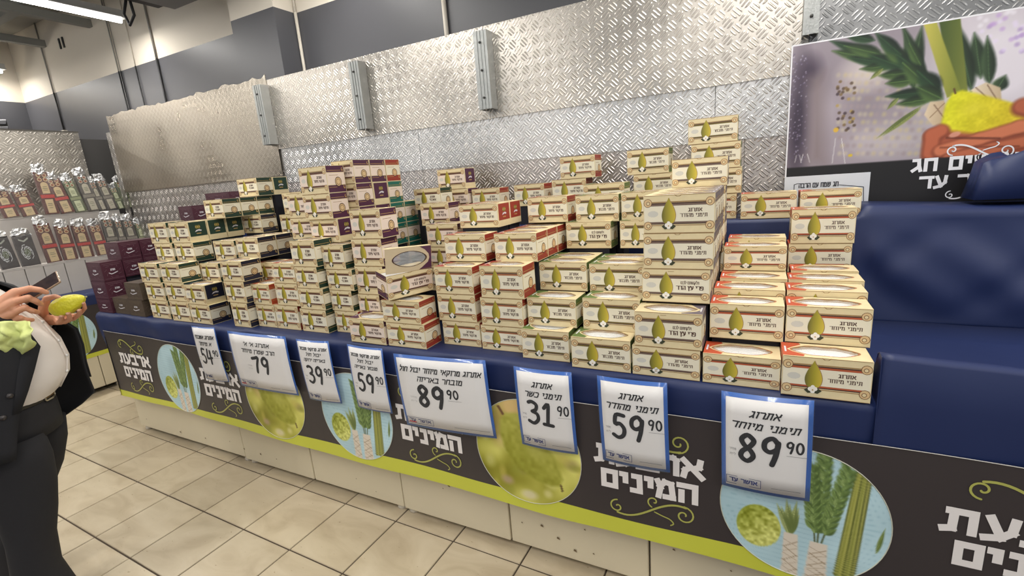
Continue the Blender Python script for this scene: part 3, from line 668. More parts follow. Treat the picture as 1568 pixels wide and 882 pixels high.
sign(SG['S39'], ['אתרוג מרוקאי מובחר', 'יבול חול', 'באריזה ירוקה'], '39', '90', 'narrow blue-edged price sign reading 39.90', .008)
sign(SG['S59'], ['אתרוג מרוקאי מובחר', 'יבול חול', 'מובחר באריזה'], '59', '90', 'narrow price sign reading 59.90, just left of the wide 89.90 sign', .008)
sign(SG['S89'], ['אתרוג מרוקאי מיוחד יבול חול', 'מובחר באריזה'], '89', '90', 'widest price sign, landscape, reading 89.90', .013, 1.0)
sign(SG['S31'], ['אתרוג', 'תימני כשר'], '31', '90', 'blue-edged price sign reading 31.90', .012)
sign(SG['S59b'], ['אתרוג', 'תימני מהודר'], '59', '90', 'upright price sign reading 59.90, right of the 31.90 sign', .013)
sign(SG['S89b'], ['אתרוג', 'תימני מיוחד'], '89', '90', 'upright price sign reading 89.90, rightmost on the banner', .013)

# ------------------------------------------------------------------ poster on the cladding
PYY = WALLY-.085
PS = lambda px, py: (ony(px, py, PYY).x, ony(px, py, PYY).z)
px0, pz0 = PS(1201, 286)[0], PS(1375, 318)[1]; px1, pz1 = px0+1.02, PS(1211, 70)[1]
poster = empty('poster', (px0, PYY, pz0)); tag(poster, 'large poster of a hand holding a yellow citron and green branches', 'poster')
b_ = MB(); b_.box(0, px1-px0, .001, .012, 0, pz1-pz0); b_.build('board', mat('poster board white', srgb(232, 232, 236), .5), poster)
cv = Canvas(460, 290, px0, px1, pz0, pz1, (176, 160, 160))
def P_(*a): return [PS(*q) for q in a]
def pos_scale(): return 1
# soft room background
cv.grad([(px0-1, pz0-1), (px1+1, pz0-1), (px1+1, pz1+1), (px0-1, pz1+1)], (104, 92, 104), (222, 214, 220), (1, .3))
cv.vnoise(7, .14, 11)
cv.ell(*PS(1530, 100), .32, .34, (232, 226, 234), 0, .7, .85); cv.ell(*PS(1330, 110), .14, .10, (214, 202, 196), 0, .8, .7); cv.ell(*PS(1370, 215), .18, .10, (206, 198, 200), 0, .8, .6)
cv.ell(*PS(1222, 190), .07, .42, (56, 46, 62), 0, .8, .95); cv.ell(*PS(1240, 110), .07, .10, (60, 48, 66), 0, .8, .8)
for k in range(150):
    a = PS(1208+random.random()*28, 80+random.random()*165); cv.ell(*a, .0035, .0035, random.choice([(150, 140, 170), (90, 80, 110), (210, 205, 225)]), 0, .6, .7)
cv.poly(P_((1240, 120), (1262, 110), (1262, 248), (1240, 248)), (130, 116, 118), .03, .8)
for j in range(11):
    for i in range(16):
        x, y = 1285+i*9+(j % 2)*4.5, 115+j*12; 
        if x > 1420: continue
        c = random.choice([(196, 182, 150), (150, 132, 128), (214, 200, 160), (168, 150, 150), (206, 188, 120)]); cv.ell(*PS(x+random.uniform(-1.5, 1.5), y), .013, .015, c, 0, .8, .42)
for k in range(36):
    cv.ell(*PS(1282+random.random()*28, 125+random.random()*75), .008, .008, random.choice([(84, 66, 50), (120, 96, 60), (60, 46, 52), (176, 150, 84)]), 0, .4, .8)
for k in range(40): cv.ell(*PS(1500+random.random()*90, 10+random.random()*70), .012, .012, random.choice([(186, 150, 210), (226, 214, 240), (160, 130, 190), (236, 232, 240)]), 0, .7, .6)
cv.ell(*PS(1280, 199), .012, .012, (212, 172, 64), 0, .3); cv.ell(*PS(1302, 238), .010, .008, (206, 178, 60), 0, .3)
for cxx, w_, y0, y1 in ((1233, 7, 236, 249), (1284, 10, 212, 250), (1222, 5, 238, 249)):      # glass and carafe outlines
    for s in (-1, 1):
        for k in range(6): cv.line(PS(cxx+s*w_*(.45+.55*(k/6)), y0+(y1-y0)*k/6), PS(cxx+s*w_*(.45+.55*((k+1)/6)), y0+(y1-y0)*(k+1)/6), .0014, (226, 224, 226), .9)
# branches -- palm spine, willow leaves, myrtle
G0, G1 = (16, 30, 18), (84, 112, 58)
for a, b, wd in (((1395, 130), (1412, 40), .05), ((1400, 140), (1385, 50), .035), ((1420, 130), (1380, 35), .04), ((1502, 120), (1492, 50), .055), ((1515, 130), (1512, 55), .045), ((1488, 140), (1462, 30), .06), ((1525, 140), (1540, 115), .05)):
    cv.leaf(PS(*a), PS(*b), wd, G0, (70, 94, 60))
cv.grad(P_((1437, 26), (1470, 20), (1482, 140), (1456, 146)), (60, 78, 30), (120, 128, 52), (1, 0)); cv.grad(P_((1412, 30), (1432, 27), (1472, 140), (1450, 150)), (196, 186, 84), (120, 130, 48), (1, 0))
for (ax, ay, bx_, by2, wd, t) in ((1350, 90, 1270, 62, .045, 0), (1350, 92, 1274, 78, .05, 1), (1358, 96, 1298, 88, .045, 0), (1352, 84, 1292, 70, .05, 1), (1370, 100, 1316, 106, .04, 1), (1385, 104, 1330, 84, .055, 0), (1392, 112, 1345, 116, .045, 1),
                               (1340, 62, 1290, 52, .04, 0), (1392, 96, 1350, 70, .055, 1), (1408, 110, 1372, 82, .06, 0), (1400, 122, 1356, 128, .05, 1), (1420, 130, 1382, 96, .06, 1), (1424, 140, 1356, 148, .045, 0), (1430, 150, 1372, 160, .045, 1), (1440, 140, 1404, 108, .065, 0), (1444, 152, 1402, 132, .06, 1), (1380, 84, 1340, 50, .045, 0), (1410, 100, 1392, 66, .04, 1)):
    cv.leaf(PS(ax, ay), PS(bx_, by2), wd, G0 if t else (12, 24, 18), G1 if t else (48, 80, 48))
for a, b in (((1412, 162), (1342, 212)), ((1410, 166), (1352, 208)), ((1352, 105), (1332, 122)), ((1376, 150), (1358, 168))): cv.leaf(PS(*a), PS(*b), .018, (78, 92, 44), (150, 158, 92))
cv.leaf(PS(1420, 190), PS(1546, 118), .0, (226, 206, 176), (226, 206, 176)) if 0 else None
cv.grad(P_((1424, 156), (1446, 154), (1452, 190), (1428, 192), (1415, 176)), (222, 202, 172), (180, 156, 126), (1, 0)); cv.line(PS(1430, 160), PS(1448, 184), .002, (120, 90, 70)); cv.line(PS(1446, 158), PS(1424, 180), .002, (150, 120, 92))
cv.grad(P_((1486, 138), (1510, 126), (1532, 134), (1534, 156), (1500, 150)), (230, 214, 188), (190, 168, 136), (1, 0)); cv.line(PS(1494, 134), PS(1514, 152), .002, (120, 90, 70)); cv.line(PS(1512, 130), PS(1526, 152), .002, (120, 90, 70))
# citron
cit = P_((1440, 196), (1448, 160), (1458, 143), (1474, 138), (1496, 143), (1530, 152), (1560, 160), (1592, 172), (1604, 190), (1590, 206), (1500, 208), (1448, 204))
cv.grad(cit, (212, 212, 20), (216, 182, 34), (1, -.2), .006); m = cv.poly_mask(cit, .008); cv.vnoise(130, .07, 21, m); cv.vnoise(30, .10, 22, m); cv.ell(*PS(1490, 166), .06, .04, (232, 220, 70), 0, .8, .5)
cv.line(PS(1463, 143), PS(1461, 136), .004, (96, 66, 34))
# hand
H0, H1 = (132, 62, 38), (204, 118, 82)
def finger(pts, r, c0=H1, c1=H0):
    for a, b in zip(pts[:-1], pts[1:]): cv.line(PS(*a), PS(*b), r*1.06, c1)
    for a, b in zip(pts[:-1], pts[1:]): cv.line((PS(*a)[0], PS(*a)[1]+r*.12), (PS(*b)[0], PS(*b)[1]+r*.12), r*.80, c0)
cv.poly(P_((1412, 240), (1416, 206), (1436, 198), (1500, 206), (1620, 200), (1640, 260), (1412, 262)), (166, 84, 56), .01)
finger([(1424, 236), (1428, 208), (1440, 202)], .036, (186, 98, 66)); finger([(1440, 232), (1500, 214), (1560, 196), (1600, 190)], .034); finger([(1452, 244), (1520, 228), (1600, 212)], .030, (190, 104, 70)); finger([(1566, 164), (1590, 170), (1620, 190)], .040, (176, 92, 62))
cv.line(PS(1450, 211), PS(1530, 212), .006, (96, 40, 24), .7); cv.line(PS(1440, 226), PS(1560, 224), .005, (110, 50, 30), .6); cv.ell(*PS(1462, 206), .022, .012, (222, 160, 140), .3, .3, .8)
# black foot of the poster
yb = PS(1300, 251)[1]
cv.poly([(px0-.1, pz0-.1), (px1+.1, pz0-.1), (px1+.1, yb), (px0-.1, yb)], (22, 20, 22), .003)
ib = .006
pts, fs = grid_pts(px0+ib, px1-ib, pz0+ib, pz1-ib, 400, 250)
po = printed('picture', cv, pts, fs, lambda x, y: (x-px0, 0, y-pz0), poster)
pt = MB(); fp = lambda x, z: (x-px0, -.0015, z-pz0)
def ptxt(s, pxl, pxr, pyc, ph, mi, bold):
    a = PS(pxl, pyc); b = PS(pxr, pyc); put_text(pt, s, (a[0]+b[0])/2, a[1], b[0]-a[0], ph, fp, mi, bold)
z1_ = PS(1450, 252)[1]; z2_ = PS(1450, 277)[1]
def full(s, xleft, cz, hgt, mi, k=1.0):
    wid = hgt*text_width(s)*k; put_text(pt, s, xleft+wid/2, cz, wid, hgt, fp, mi, .034)
full('עושים חג', PS(1394, 252)[0], z1_+.004, .056, 0, 1.06); full('אושר עד', PS(1407, 277)[0], z2_-.002, .053, 0, 1.06)
swirl(pt, PS(1500, 231)[0], PS(1500, 231)[1], .085, 1, fp, 0, .005); swirl(pt, PS(1488, 294)[0], PS(1488, 294)[1], .07, -1, fp, 0, .004)
# pale notice in the lower left corner of the poster
a = PS(1204, 268); b = PS(1332, 277); zb0 = pz0+.004
pt.box(px0-px0+.0, b[0]-px0, -.0012, .001, zb0-pz0, a[1]-pz0-.01, 1)
put_text(pt, 'חג שמח עם הרבה', PS(1253, 281)[0], PS(1253, 281)[1]-.006, .16, .022, lambda x, z: (x-px0, -.0022, z-pz0), 2, .02)
for p, q_ in (((1216, 283), (1222, 281)), ((1285, 283), (1322, 286))): stroke(pt, [PS(*p), PS(*q_)], .003, lambda x, z: (x-px0, -.0022, z-pz0), 2)
for p, q_ in (((1216, 283), (1215, 320)), ((1322, 286), (1322, 320))): stroke(pt, [PS(*p), PS(*q_)], .003, lambda x, z: (x-px0, -.0022, z-pz0), 2)
pt.build('printed_writing', [mat('poster white', srgb(236, 236, 240), .5), mat('notice pale', srgb(214, 216, 222), .5), mat('notice ink', srgb(50, 50, 58), .6)], poster)['kind'] = 'stuff'

# ------------------------------------------------------------------ citron boxes
BW, BH, BD = .225, .122, .120
cream = mat('box parchment print', srgb(224, 207, 164), .55, noise_amt=.10, noise_scale=38)
panelY = mat('box panel ivory', srgb(232, 224, 200), .55); panelP = mat('box panel rosy ivory', srgb(232, 214, 198), .55)
seal_m = mat('scroll end print', srgb(216, 186, 138), .55); ring_m = mat('scroll ring print', srgb(128, 88, 56), .6)
def fruit_mat():
    m = mat('printed fruit', srgb(186, 178, 48), .5); nt = m.node_tree; b = nt.nodes['Principled BSDF']
    tc = nt.nodes.new('ShaderNodeTexCoord'); sp = nt.nodes.new('ShaderNodeSeparateXYZ'); nt.links.new(tc.outputs['Object'], sp.inputs[0])
    mr = nt.nodes.new('ShaderNodeMapRange'); mr.inputs['From Min'].default_value = -.052; mr.inputs['From Max'].default_value = -.008; nt.links.new(sp.outputs['X'], mr.inputs['Value'])
    cr = nt.nodes.new('ShaderNodeValToRGB'); e = cr.color_ramp.elements; e[0].color = (*srgb(104, 98, 40), 1); e[1].color = (*srgb(206, 182, 66), 1)
    x = e.new(.55); x.color = (*srgb(168, 156, 48), 1); nt.links.new(mr.outputs[0], cr.inputs[0]); nt.links.new(cr.outputs[0], b.inputs['Base Color']); return m
fruit = fruit_mat(); leafm = mat('printed leaf', srgb(58, 62, 40), .6); flower = mat('printed blossom', srgb(240, 234, 222), .6)
faint = mat('printed faint seal', srgb(206, 202, 190), .6); dkt = mat('printed brown text', srgb(84, 58, 48), .6)
foam = mat('white foam', srgb(232, 232, 230), .7, noise_amt=.05, noise_scale=60); filmw = mat('window film', (.92, .94, .95), .10, alpha=.30, spec=.7, bump=.5, bump_scale=26)
gold = mat('printed gold', srgb(186, 152, 92), .5); silv = mat('printed silver', srgb(214, 210, 214), .45); shade_l = mat('printed line tan', srgb(158, 126, 82), .6)
olive = mat('printed olive', srgb(128, 120, 52), .6)
STY = {  # trim colour, panel, word, text
 'R': (srgb(186, 78, 46), panelY, 'orange-trimmed', 'תימני מיוחד'), 'M': (srgb(108, 98, 106), panelY, 'grey-trimmed', 'תימני מהודר'),
 'G': (srgb(92, 112, 56), panelY, 'leaf-green-trimmed', 'תימני מובחר'), 'O': (srgb(148, 52, 38), panelY, 'brick-red-trimmed', 'מרוקאי מיוחד'),
 'P': (srgb(76, 34, 62), panelP, 'plum-trimmed', 'מרוקאי מיוחד'), 'L': (srgb(26, 54, 40), panelY, 'dark-green-trimmed', 'אשכנזי'),
 'N': (srgb(28, 30, 50), panelY, 'navy-trimmed', 'אשכנזי'), 'T': (srgb(26, 100, 86), panelP, 'teal-trimmed', 'מרוקאי מובחר')}
def band_col(st):
    c = STY[st][0]
    return {'R': srgb(176, 86, 52), 'O': srgb(170, 108, 70), 'M': srgb(116, 96, 84), 'G': srgb(116, 100, 50)}.get(st, srgb(104, 66, 48))
PROTO = {}
def carton(st, kind):
    """kind: '' = named front, 'B' = blessing front, 'E' = named front with dark end panel"""
    key = (st, kind)
    if key in PROTO: return PROTO[key]
    trim = mat('box trim ' + st, STY[st][0], .5); band = mat('box band ' + st, band_col(st), .55)
    mats = [cream, trim, STY[st][1], seal_m, ring_m, fruit, leafm, flower, faint, dkt, band, foam, gold, silv, shade_l, olive, mat('box dark line', srgb(70, 44, 34), .6)]
    W, H, D = BW, BH, BD; mb = MB(); e = .0004
    # faces: front, back, sides, bottom
    mb.add([(-W/2,0,0),(W/2,0,0),(W/2,D,0),(-W/2,D,0),(-W/2,0,H),(W/2,0,H),(W/2,D,H),(-W/2,D,H)], [(0,3,2,1),(0,1,5,4),(1,2,6,5),(2,3,7,6),(3,0,4,7)], 0)
    # top with the scalloped window opening
    n = 32; outer = []; inner = []
    if kind == 'X': mb.f = mb.f[:]; mb.add([(-W/2+.002, .002, H-.02), (W/2-.002, .002, H-.02), (W/2-.002, D-.002, H-.02), (-W/2+.002, D-.002, H-.02)], [(0, 1, 2, 3)], 11)
    for i in range(n):
        a = 2*math.pi*i/n; c, s = math.cos(a), math.sin(a)
        k = min(W/2/abs(c) if abs(c) > 1e-6 else 9, D/2/abs(s) if abs(s) > 1e-6 else 9); outer.append((c*k, D/2+s*k))
        rr = 1+.07*math.cos(6*a); lx = .385*W*c; ly = .345*D*s*(1-.25*abs(c)**3)*rr; inner.append((lx, D/2+ly))
    # make sure the corners are exact
    for cx, cy in ((W/2, D), (-W/2, D), (-W/2, 0), (W/2, 0)):
        j = min(range(n), key=lambda i: (outer[i][0]-cx)**2+(outer[i][1]-cy)**2); outer[j] = (cx, cy)
    vs = [(x, y, H) for x, y in outer]+[(x, y, H) for x, y in inner]+[(x, y, H-.010) for x, y in inner]
    topstart = (len(mb.v), len(mb.f))
    mb.add(vs, [(i, (i+1) % n, n+(i+1) % n, n+i) for i in range(n)], 0); mb.add(vs, [(n+i, n+(i+1) % n, 2*n+(i+1) % n, 2*n+i) for i in range(n)], 14)
    mb.add([(x, y, H-.010) for x, y in inner], [tuple(range(n))], 11)
    t_ = lambda x, y: (x, y, H+e)
    for i in range(n):      # dark scalloped outline
        a, b = Vector(inner[i]), Vector(inner[(i+1) % n]); c = Vector((0, D/2)); mb.add([t_(*a), t_(*b), t_(*(b+(b-c)*.06)), t_(*(a+(a-c)*.06))], [(0, 3, 2, 1)], 14 if i % 2 else 10)
    if st == 'M': q = [(W*.5, .004), (W*.5, D), (W*.28, D), (W*.40, D*.62), (W*.47, D*.5), (W*.40, D*.3), (W*.2, .012), (W*.2, .004)]
    else: q = [(-W*.5, .004), (-W*.26, .004), (-W*.24, D*.16), (-W*.38, D*.34), (-W*.44, D*.5), (-W*.38, D*.66), (-W*.26, D*.88), (-W*.28, D), (-W*.5, D)]
    mb.poly([(x, y, H+e*.6) for x, y in q], 1)
    sx = .46 if st == 'M' else -.46; mb.quad(*[t_(x, y) for x, y in ((W*(sx-.012), D*.3), (W*(sx+.012), D*.3), (W*(sx+.012), D*.7), (W*(sx-.012), D*.7))], 13)
    if kind == 'X':      # opened: the lid is built apart
        mb.v = mb.v[:topstart[0]]; mb.f = mb.f[:topstart[1]]; mb.m = mb.m[:topstart[1]]; mb.sm = mb.sm[:topstart[1]]
    # front print
    f = lambda x, z, d=e: (x*W, -d, z*H)
    def rc(x0, x1, z0, z1, mi, d=e): mb.quad(f(x0, z0, d), f(x1, z0, d), f(x1, z1, d), f(x0, z1, d), mi)
    rc(-.49, .49, .30, .74, 2); rc(-.42, .42, .715, .765, 10, e*1.3); rc(-.42, .42, .765, .795, 16, e*1.35); rc(-.42, .42, .26, .30, 10, e*1.3); rc(-.42, .42, .235, .26, 16, e*1.35)
    rc(-.49, .49, .985, 1.0, 14); rc(-.49, .49, 0, .012, 14); rc(-.42, .42, .80, .83, 14, e*1.3); rc(-.40, .40, .195, .215, 14, e*1.3)
    def disc(cx, cz, r, mi, d, n=12, sx=1): mb.poly([f(cx+r*sx*math.cos(2*math.pi*i/n)*H/W, cz+r*math.sin(2*math.pi*i/n), d) for i in range(n)], mi)
    for sxx in (-1, 1):
        for cz in (.80, .20):
            disc(sxx*.435, cz, .115, 4, e*1.6); disc(sxx*.435, cz, .100, 3, e*1.9); disc(sxx*.43, cz-.01, .055, 4, e*2.2); disc(sxx*.43, cz-.01, .040, 0, e*2.5, 8)
    stroke(mb, [(.03, 1.0), (.06, .955), (.10, .955), (.13, 1.0)] if kind != 'B' else [(-.02, .93), (.06, .93)], .012, lambda x, z: f(x-.08, z, e*1.4), 14)
    # fruit
    prof = [(0, .93), (.012, .87), (.036, .79), (.068, .68), (.092, .55), (.098, .44), (.085, .33), (.055, .26), (0, .24)]
    pts = [(p[0], p[1]) for p in smooth(prof, 2)]; ol = pts+[(-x, z) for x, z in pts[-2:0:-1]]; cxf = -.135
    mb.poly([f(cxf+x, z, e*2.8) for x, z in reversed(ol)], 5)
    mb.poly([f(cxf+x*1.0+.008, z, e*2.6) for x, z in reversed(ol)], 14)
    for s, ex in ((-1, .10), (1, .105)):
        P = [(0, .20), (s*ex*.5, .245), (s*ex, .18), (s*ex*.55, .10), (s*.01, .12)]; P = P if s > 0 else P[::-1]
        mb.poly([f(cxf+x, z, e*3.1) for x, z in P[::-1]], 6)
    for x, z, r in ((-.028, .21, .055), (.026, .22, .055), (0, .15, .05), (0, .27, .045)): disc(cxf+x, z, r, 7, e*3.5, 8)
    disc(cxf, .19, .02, 12, e*3.9, 6)
    disc(-.36, .51, .085, 8, e*1.4, 10, 1.7)
    ft = lambda x, z: f(x, z, e*2)
    if kind in 'BX' and kind:
        put_text(mb, 'ולקחתם לכם', .215, .60, .27, .08, ft, 9, .0); put_text(mb, 'פרי עץ הדר', .215, .45, .40, .12, ft, 9, .006)
    elif st in 'LN':
        put_text(mb, 'אתרוג', .20, .60, .20, .10, ft, 9, .01); put_text(mb, STY[st][3], .20, .46, .26, .10, ft, 9, .01)
    else:
        put_text(mb, 'אתרוג', .235, .595, .20, .095, ft, 9, .006); put_text(mb, STY[st][3], .215, .46, .38, .095, ft, 9, .0)
    # ends: trim bands with medallion, or the dark end panel
    for s in (-1, 1):
        def g(y, z, d=e, s=s): return (s*(W/2+d), (y if s > 0 else 1-y)*D, z*H)
        def rs(y0, y1, z0, z1, mi, d=e):
            q = [g(y0, z0, d), g(y1, z0, d), g(y1, z1, d), g(y0, z1, d)]; mb.quad(*(q if s > 0 else q), mi)
        if kind == 'E':
            rs(.07, .97, .27, .97, 1); 
            mb.poly([g(.52+.12*math.cos(a)*1.1, .72+.10*math.sin(a)+.03*math.sin(3*a), e*2) for a in [2*math.pi*i/10 for i in range(10)]], 15)
            mb.poly([g(.52+x, .5+z, e*2.4) for x, z in ((-.19, -.02), (-.1, .07), (.06, .10), (.18, .05), (.14, .0), (0, .03), (-.10, .0))], 13)
            rs(.40, .64, .38, .42, 12, e*2)
            for a in range(3): mb.poly([g(.42+.1*a+.03*math.cos(t), .72+.04*math.sin(t), e*2.6) for t in [2*math.pi*i/6 for i in range(6)]], 12)
        else:
            rs(.02, .98, .76, .99, 1); rs(.02, .98, .02, .28, 1); rs(.02, .98, .30, .74, 2); rs(.02, .98, .745, .755, 12, e*1.5); rs(.06, .8, .815, .83, 12, e*1.5); rs(.06, .5, .20, .215, 12, e*1.5)
            for r, mi, d in ((.185, 16, 2), (.155, 3, 2.4), (.115, 10, 2.8), (.095, 3, 3.2)):
                mb.poly([g(.60+r*math.cos(a)*H/D, .40+r*math.sin(a), e*d) for a in [2*math.pi*i/14 for i in range(14)]], mi)
            for zz in (.86, .20):
                mb.poly([g(.90+.05*math.cos(a), zz+.07*math.sin(a), e*2) for a in [2*math.pi*i/9 for i in range(9)]], 12); mb.poly([g(.915+.03*math.cos(a), zz+.015+.045*math.sin(a), e*2.6) for a in [2*math.pi*i/8 for i in range(8)]], 1)
            rs(.14, .62, .64, .655, 14, e*1.6)
    me = mb.mesh('carton', mats)
    wm = MB(); wm.add([(x*.985, D/2+(y-D/2)*.97, H-.0025+.0015*math.sin(i*2.3)) for i, (x, y) in enumerate(inner)]+[(0, D/2, H-.0005)], [(i, (i+1) % n, n) for i in range(n)], 0, True)
    PROTO[key] = (me, wm.mesh('window_film', [filmw])); return PROTO[key]

def luxury(kind):
    """dark all-over printed luxury box: K = brown, D = plum"""
    key = ('lux', kind)
    if key in PROTO: return PROTO[key]
    body = mat('luxury box ' + kind, srgb(74, 38, 50) if kind == 'D' else srgb(84, 72, 60), .38, noise_amt=.25, noise_scale=55); rim = mat('luxury rim ' + kind, srgb(132, 104, 110) if kind == 'D' else srgb(130, 116, 92), .4)
    W, H, D = .20, .130, .128; mb = MB(); e = .0005
    mb.box(-W/2, W/2, 0, D, 0, H*.30, 0); mb.box(-W/2-.001, W/2+.001, -.001, D+.001, H*.30, H, 0)
    for fn in (lambda u, v, d: (-W/2+u*W, -.001-d, v*H), lambda u, v, d: (W/2+.001+d, u*D, v*H)):
        for a, b in (((.06, .90), (.94, .90)), ((.06, .10), (.94, .10)), ((.12, .82), (.88, .82))): stroke(mb, [a, b], .012, lambda x, z: fn(x, z, e), 1)
        put_text(mb, 'אתרוג', .5, .56, .24, .10, lambda x, z: fn(x, z, e*1.5), 2, .02); stroke(mb, [(.30, .40), (.40, .33), (.52, .36), (.70, .42)], .04, lambda x, z: fn(x, z, e), 2)
        for k in range(9):
            a = k*.7; stroke(mb, [(.5+.30*math.cos(a), .48+.30*math.sin(a)), (.5+.40*math.cos(a+.3), .48+.36*math.sin(a+.3))], .012, lambda x, z: fn(x, z, e), 1)
    me = mb.mesh('luxury_box', [body, rim, silv]); PROTO[key] = (me, None); return PROTO[key]

PLACED = []; POBJ = []
ORD = ['bottom', 'second', 'third', 'fourth', 'fifth', 'sixth', 'seventh', 'eighth']
def place_box(X, Y, z0, z1, st, kind, Wd, label, yaw=None, film_on=False, group='citron boxes on the display table'):
    if st in 'KD': me, wf = luxury(st); bw, bh, bd = .20, .130, .128
    else: me, wf = carton(st, kind); bw, bh, bd = BW, BH, BD
    nm = 'luxury_box' if st in 'KD' else 'citron_box'
    o = link(nm, me); o.location = (X+Wd/2, Y, z0); o.scale = (Wd/bw, 1, (z1-z0-.0008)/bh)
    o.rotation_euler = (0, 0, random.uniform(-.012, .012) if yaw is None else yaw)
    tag(o, label, 'box', group)
    if wf and film_on: link('window_film', wf, o)
    PLACED.append([X, X+Wd, Y, Y+bd, z0, z1]); POBJ.append((o, bw)); return o
WORD = {k: v[2].replace('-trimmed', '')+' edged' for k, v in STY.items()}; WORD['K'] = 'dark brown'; WORD['D'] = 'dark plum'
COLS = []
DEEP = {'fourth row deep, second from right end': 'the fourth-row box second from the right end', 'third level of the green group, left': 'the left box of the third green level',
 'third level of the green group, right': 'the right box of the third green level', 'leading the row of three on the right brick-red stack': 'the leader of the brick-red row of three',
 'bare red end, above the left brick-red stack': 'the high brick-red box with bare end', 'upper left, navy ends over the 79 sign': 'the navy-ended box over the 79 sign',
 'high on the left, heading the long row of green ends': 'the head of the long row of green ends', 'the upper left pair with bare green end': 'the upper left bare green end',
 'highest box of the left group': 'the highest box of the left group, logo end showing'}
def C(ph, Y, Wd, boxes, zb=None, deep=0, dl=1, dst=None, yaw=None, nr=False):
    """boxes bottom to top: (px, py, style, kind) top-left front corner in the photograph, or ('z', X, Ztop, style, kind)"""
    L = []
    for b in boxes:
        if b[0] == 'z': L.append((b[1], b[2], b[3], b[4] if len(b) > 4 else ''))
        else:
            p = ony(b[0], b[1], Y); L.append((p.x, p.z, b[2], b[3] if len(b) > 3 else ''))
    z = zb if zb is not None else L[0][1]-BH
    n = len(L)
    for i, (X, zt, st, kd) in enumerate(L):
        nm = 'top' if i == n-1 else ORD[i]+' up' if i else 'bottom'; pre = {'top': 'topmost of', 'bottom': 'bottom of'}.get(nm, nm+' in')
        fl = (st not in 'KD') and (i == n-1 or L[i+1][0] > X+.03 or True and i == n-1)
        zz = min(max(zt, z+.098), z+.146); 
        wd = '%s %s, %s %s' % (WORD[st], 'luxury box' if st in 'KD' else 'citron box', pre, ph)
        if n == 1: wd = '%s %s, %s' % (WORD[st], 'luxury box' if st in 'KD' else 'citron box', ph)
        place_box(X, Y, z, zz, st, kd, Wd, wd, yaw=yaw, film_on=fl)
        if i >= n-dl:
            for k in range(1, deep+1):
                s2, k2 = (dst[k-1] if dst else (st, kd))[:2] if dst is None or not isinstance(dst[0], dict) else dst[0][(i, k)]
                place_box(X+random.uniform(-.002, .002), Y+.1235*k, z+.0, zz, s2, k2, Wd, '%s box, %s behind %s' % (WORD[s2], ('first', 'second', 'third', 'fourth')[k-1], (DEEP.get(ph, ph) if n == 1 or dl == 1 else pre+' '+ph)), film_on=fl)
                if i == n-dl and not (nr and k < 2): COLS.append((X, X+Wd, Y+.1235*k, z))
        if i == 0 and not nr: COLS.append((X, X+Wd, Y, z))
        z = zz
T0 = TZ+.001; TT1 = TT+.001
# right-hand orange family
C('front row, right-hand end', 1.58, .227, [(1199, 543, 'R')], T0)
C('front row, second from the right end', 1.60, .227, [(1076.6, 540, 'R')], T0)
C('right-hand end, resting on the front row', 1.705, .227, [(1205, 467.6, 'R')], 1.108)
C('second from right end, resting on the front row', 1.705, .227, [(1086, 464, 'R')], 1.104)
C('third row deep at the right end', 1.83, .227, [('z', .108, 1.252, 'R')]); C('fourth row deep at the right end', 1.955, .227, [('z', .118, 1.262, 'R')])
C('third row deep, second from right end', 1.83, .227, [('z', -.124, 1.250, 'R')]); C('fourth row deep, second from right end', 1.955, .227, [('z', -.112, 1.262, 'R')], deep=1)
C('fifth row deep at the right end', 2.08, .215, [('z', .132, 1.27, 'R')])
C('centre of right group, standing before the bare cloth', 2.09, .222, [(1109, 379, 'R')], 1.264)
C('behind the box standing before the bare cloth', 2.214, .215, [('z', -.098, 1.378, 'R')])
C('the tall right-hand pair before the top step', 2.30, .222, [(1208, 373, 'R'), (1213, 321, 'R')])
C('top step, left of the far right end', 2.46, .222, [(1135, 297, 'R')], TT1)
C('top step, far right end', 2.46, .222, [(1226, 293, 'R')], TT1)
C('top step, behind the grey-trimmed tower', 2.50, .22, [('z', -.30, 1.549, 'R')], TT1)
# grey-trimmed tower
C('the short front pair below the tall tower', 1.60, .226, [(968, 528, 'M'), (969.5, 476, 'M', 'B')], T0)
C('the tall tower', 1.705, .232, [(983, 411, 'M', 'B'), (985, 357.5, 'M'), (985, 300, 'M')], 1.224, deep=3, dl=3)
C('the high stack behind the tall tower', 2.20, .220, [('z', -.333, 1.355, 'M'), ('z', -.333, 1.478, 'M'), ('z', -.333, 1.602, 'M'), (1029, 245, 'M')])
C('the highest stack, against the metal', 2.62-.12, .214, [('z', -.275, 1.668, 'G'), ('z', -.283, 1.787, 'G'), (1054, 183.6, 'G')], 1.550)
C('the stack just left of the highest', 2.52, .206, [('z', -.585, 1.55, 'G'), (970, 268, 'G'), (960, 231, 'G')], TT1)
# green family
C('front row, left of the green-trimmed pair', 1.635, .202, [(798, 503, 'G')], T0)
C('front row, right of the green-trimmed pair', 1.60, .223, [(874, 515, 'G')], T0)
C('second level above the green-trimmed front pair, left', 1.70, .211, [(806.5, 455, 'G')], 1.10)
C('second level above the green-trimmed front pair, right', 1.70, .224, [(891.5, 456, 'G')], 1.10)
C('third level of the green group, left', 1.83, .212, [(825, 401, 'G')], deep=1)
C('third level of the green group, right', 1.83, .224, [(902, 404, 'G')], deep=1)
C('fourth level of the green group, left', 2.08, .210, [(866.5, 340.5, 'G', 'B')])
C('fourth level of the green group, right', 2.08, .20, [(949, 338, 'G')])
C('fifth level of the green group, left', 2.12, .200, [(881, 300, 'G')])
C('fifth level of the green group, right', 2.12, .200, [(951, 295, 'G')])
C('showing its window, behind the fifth green level', 2.30, .203, [(893, 283, 'G')])
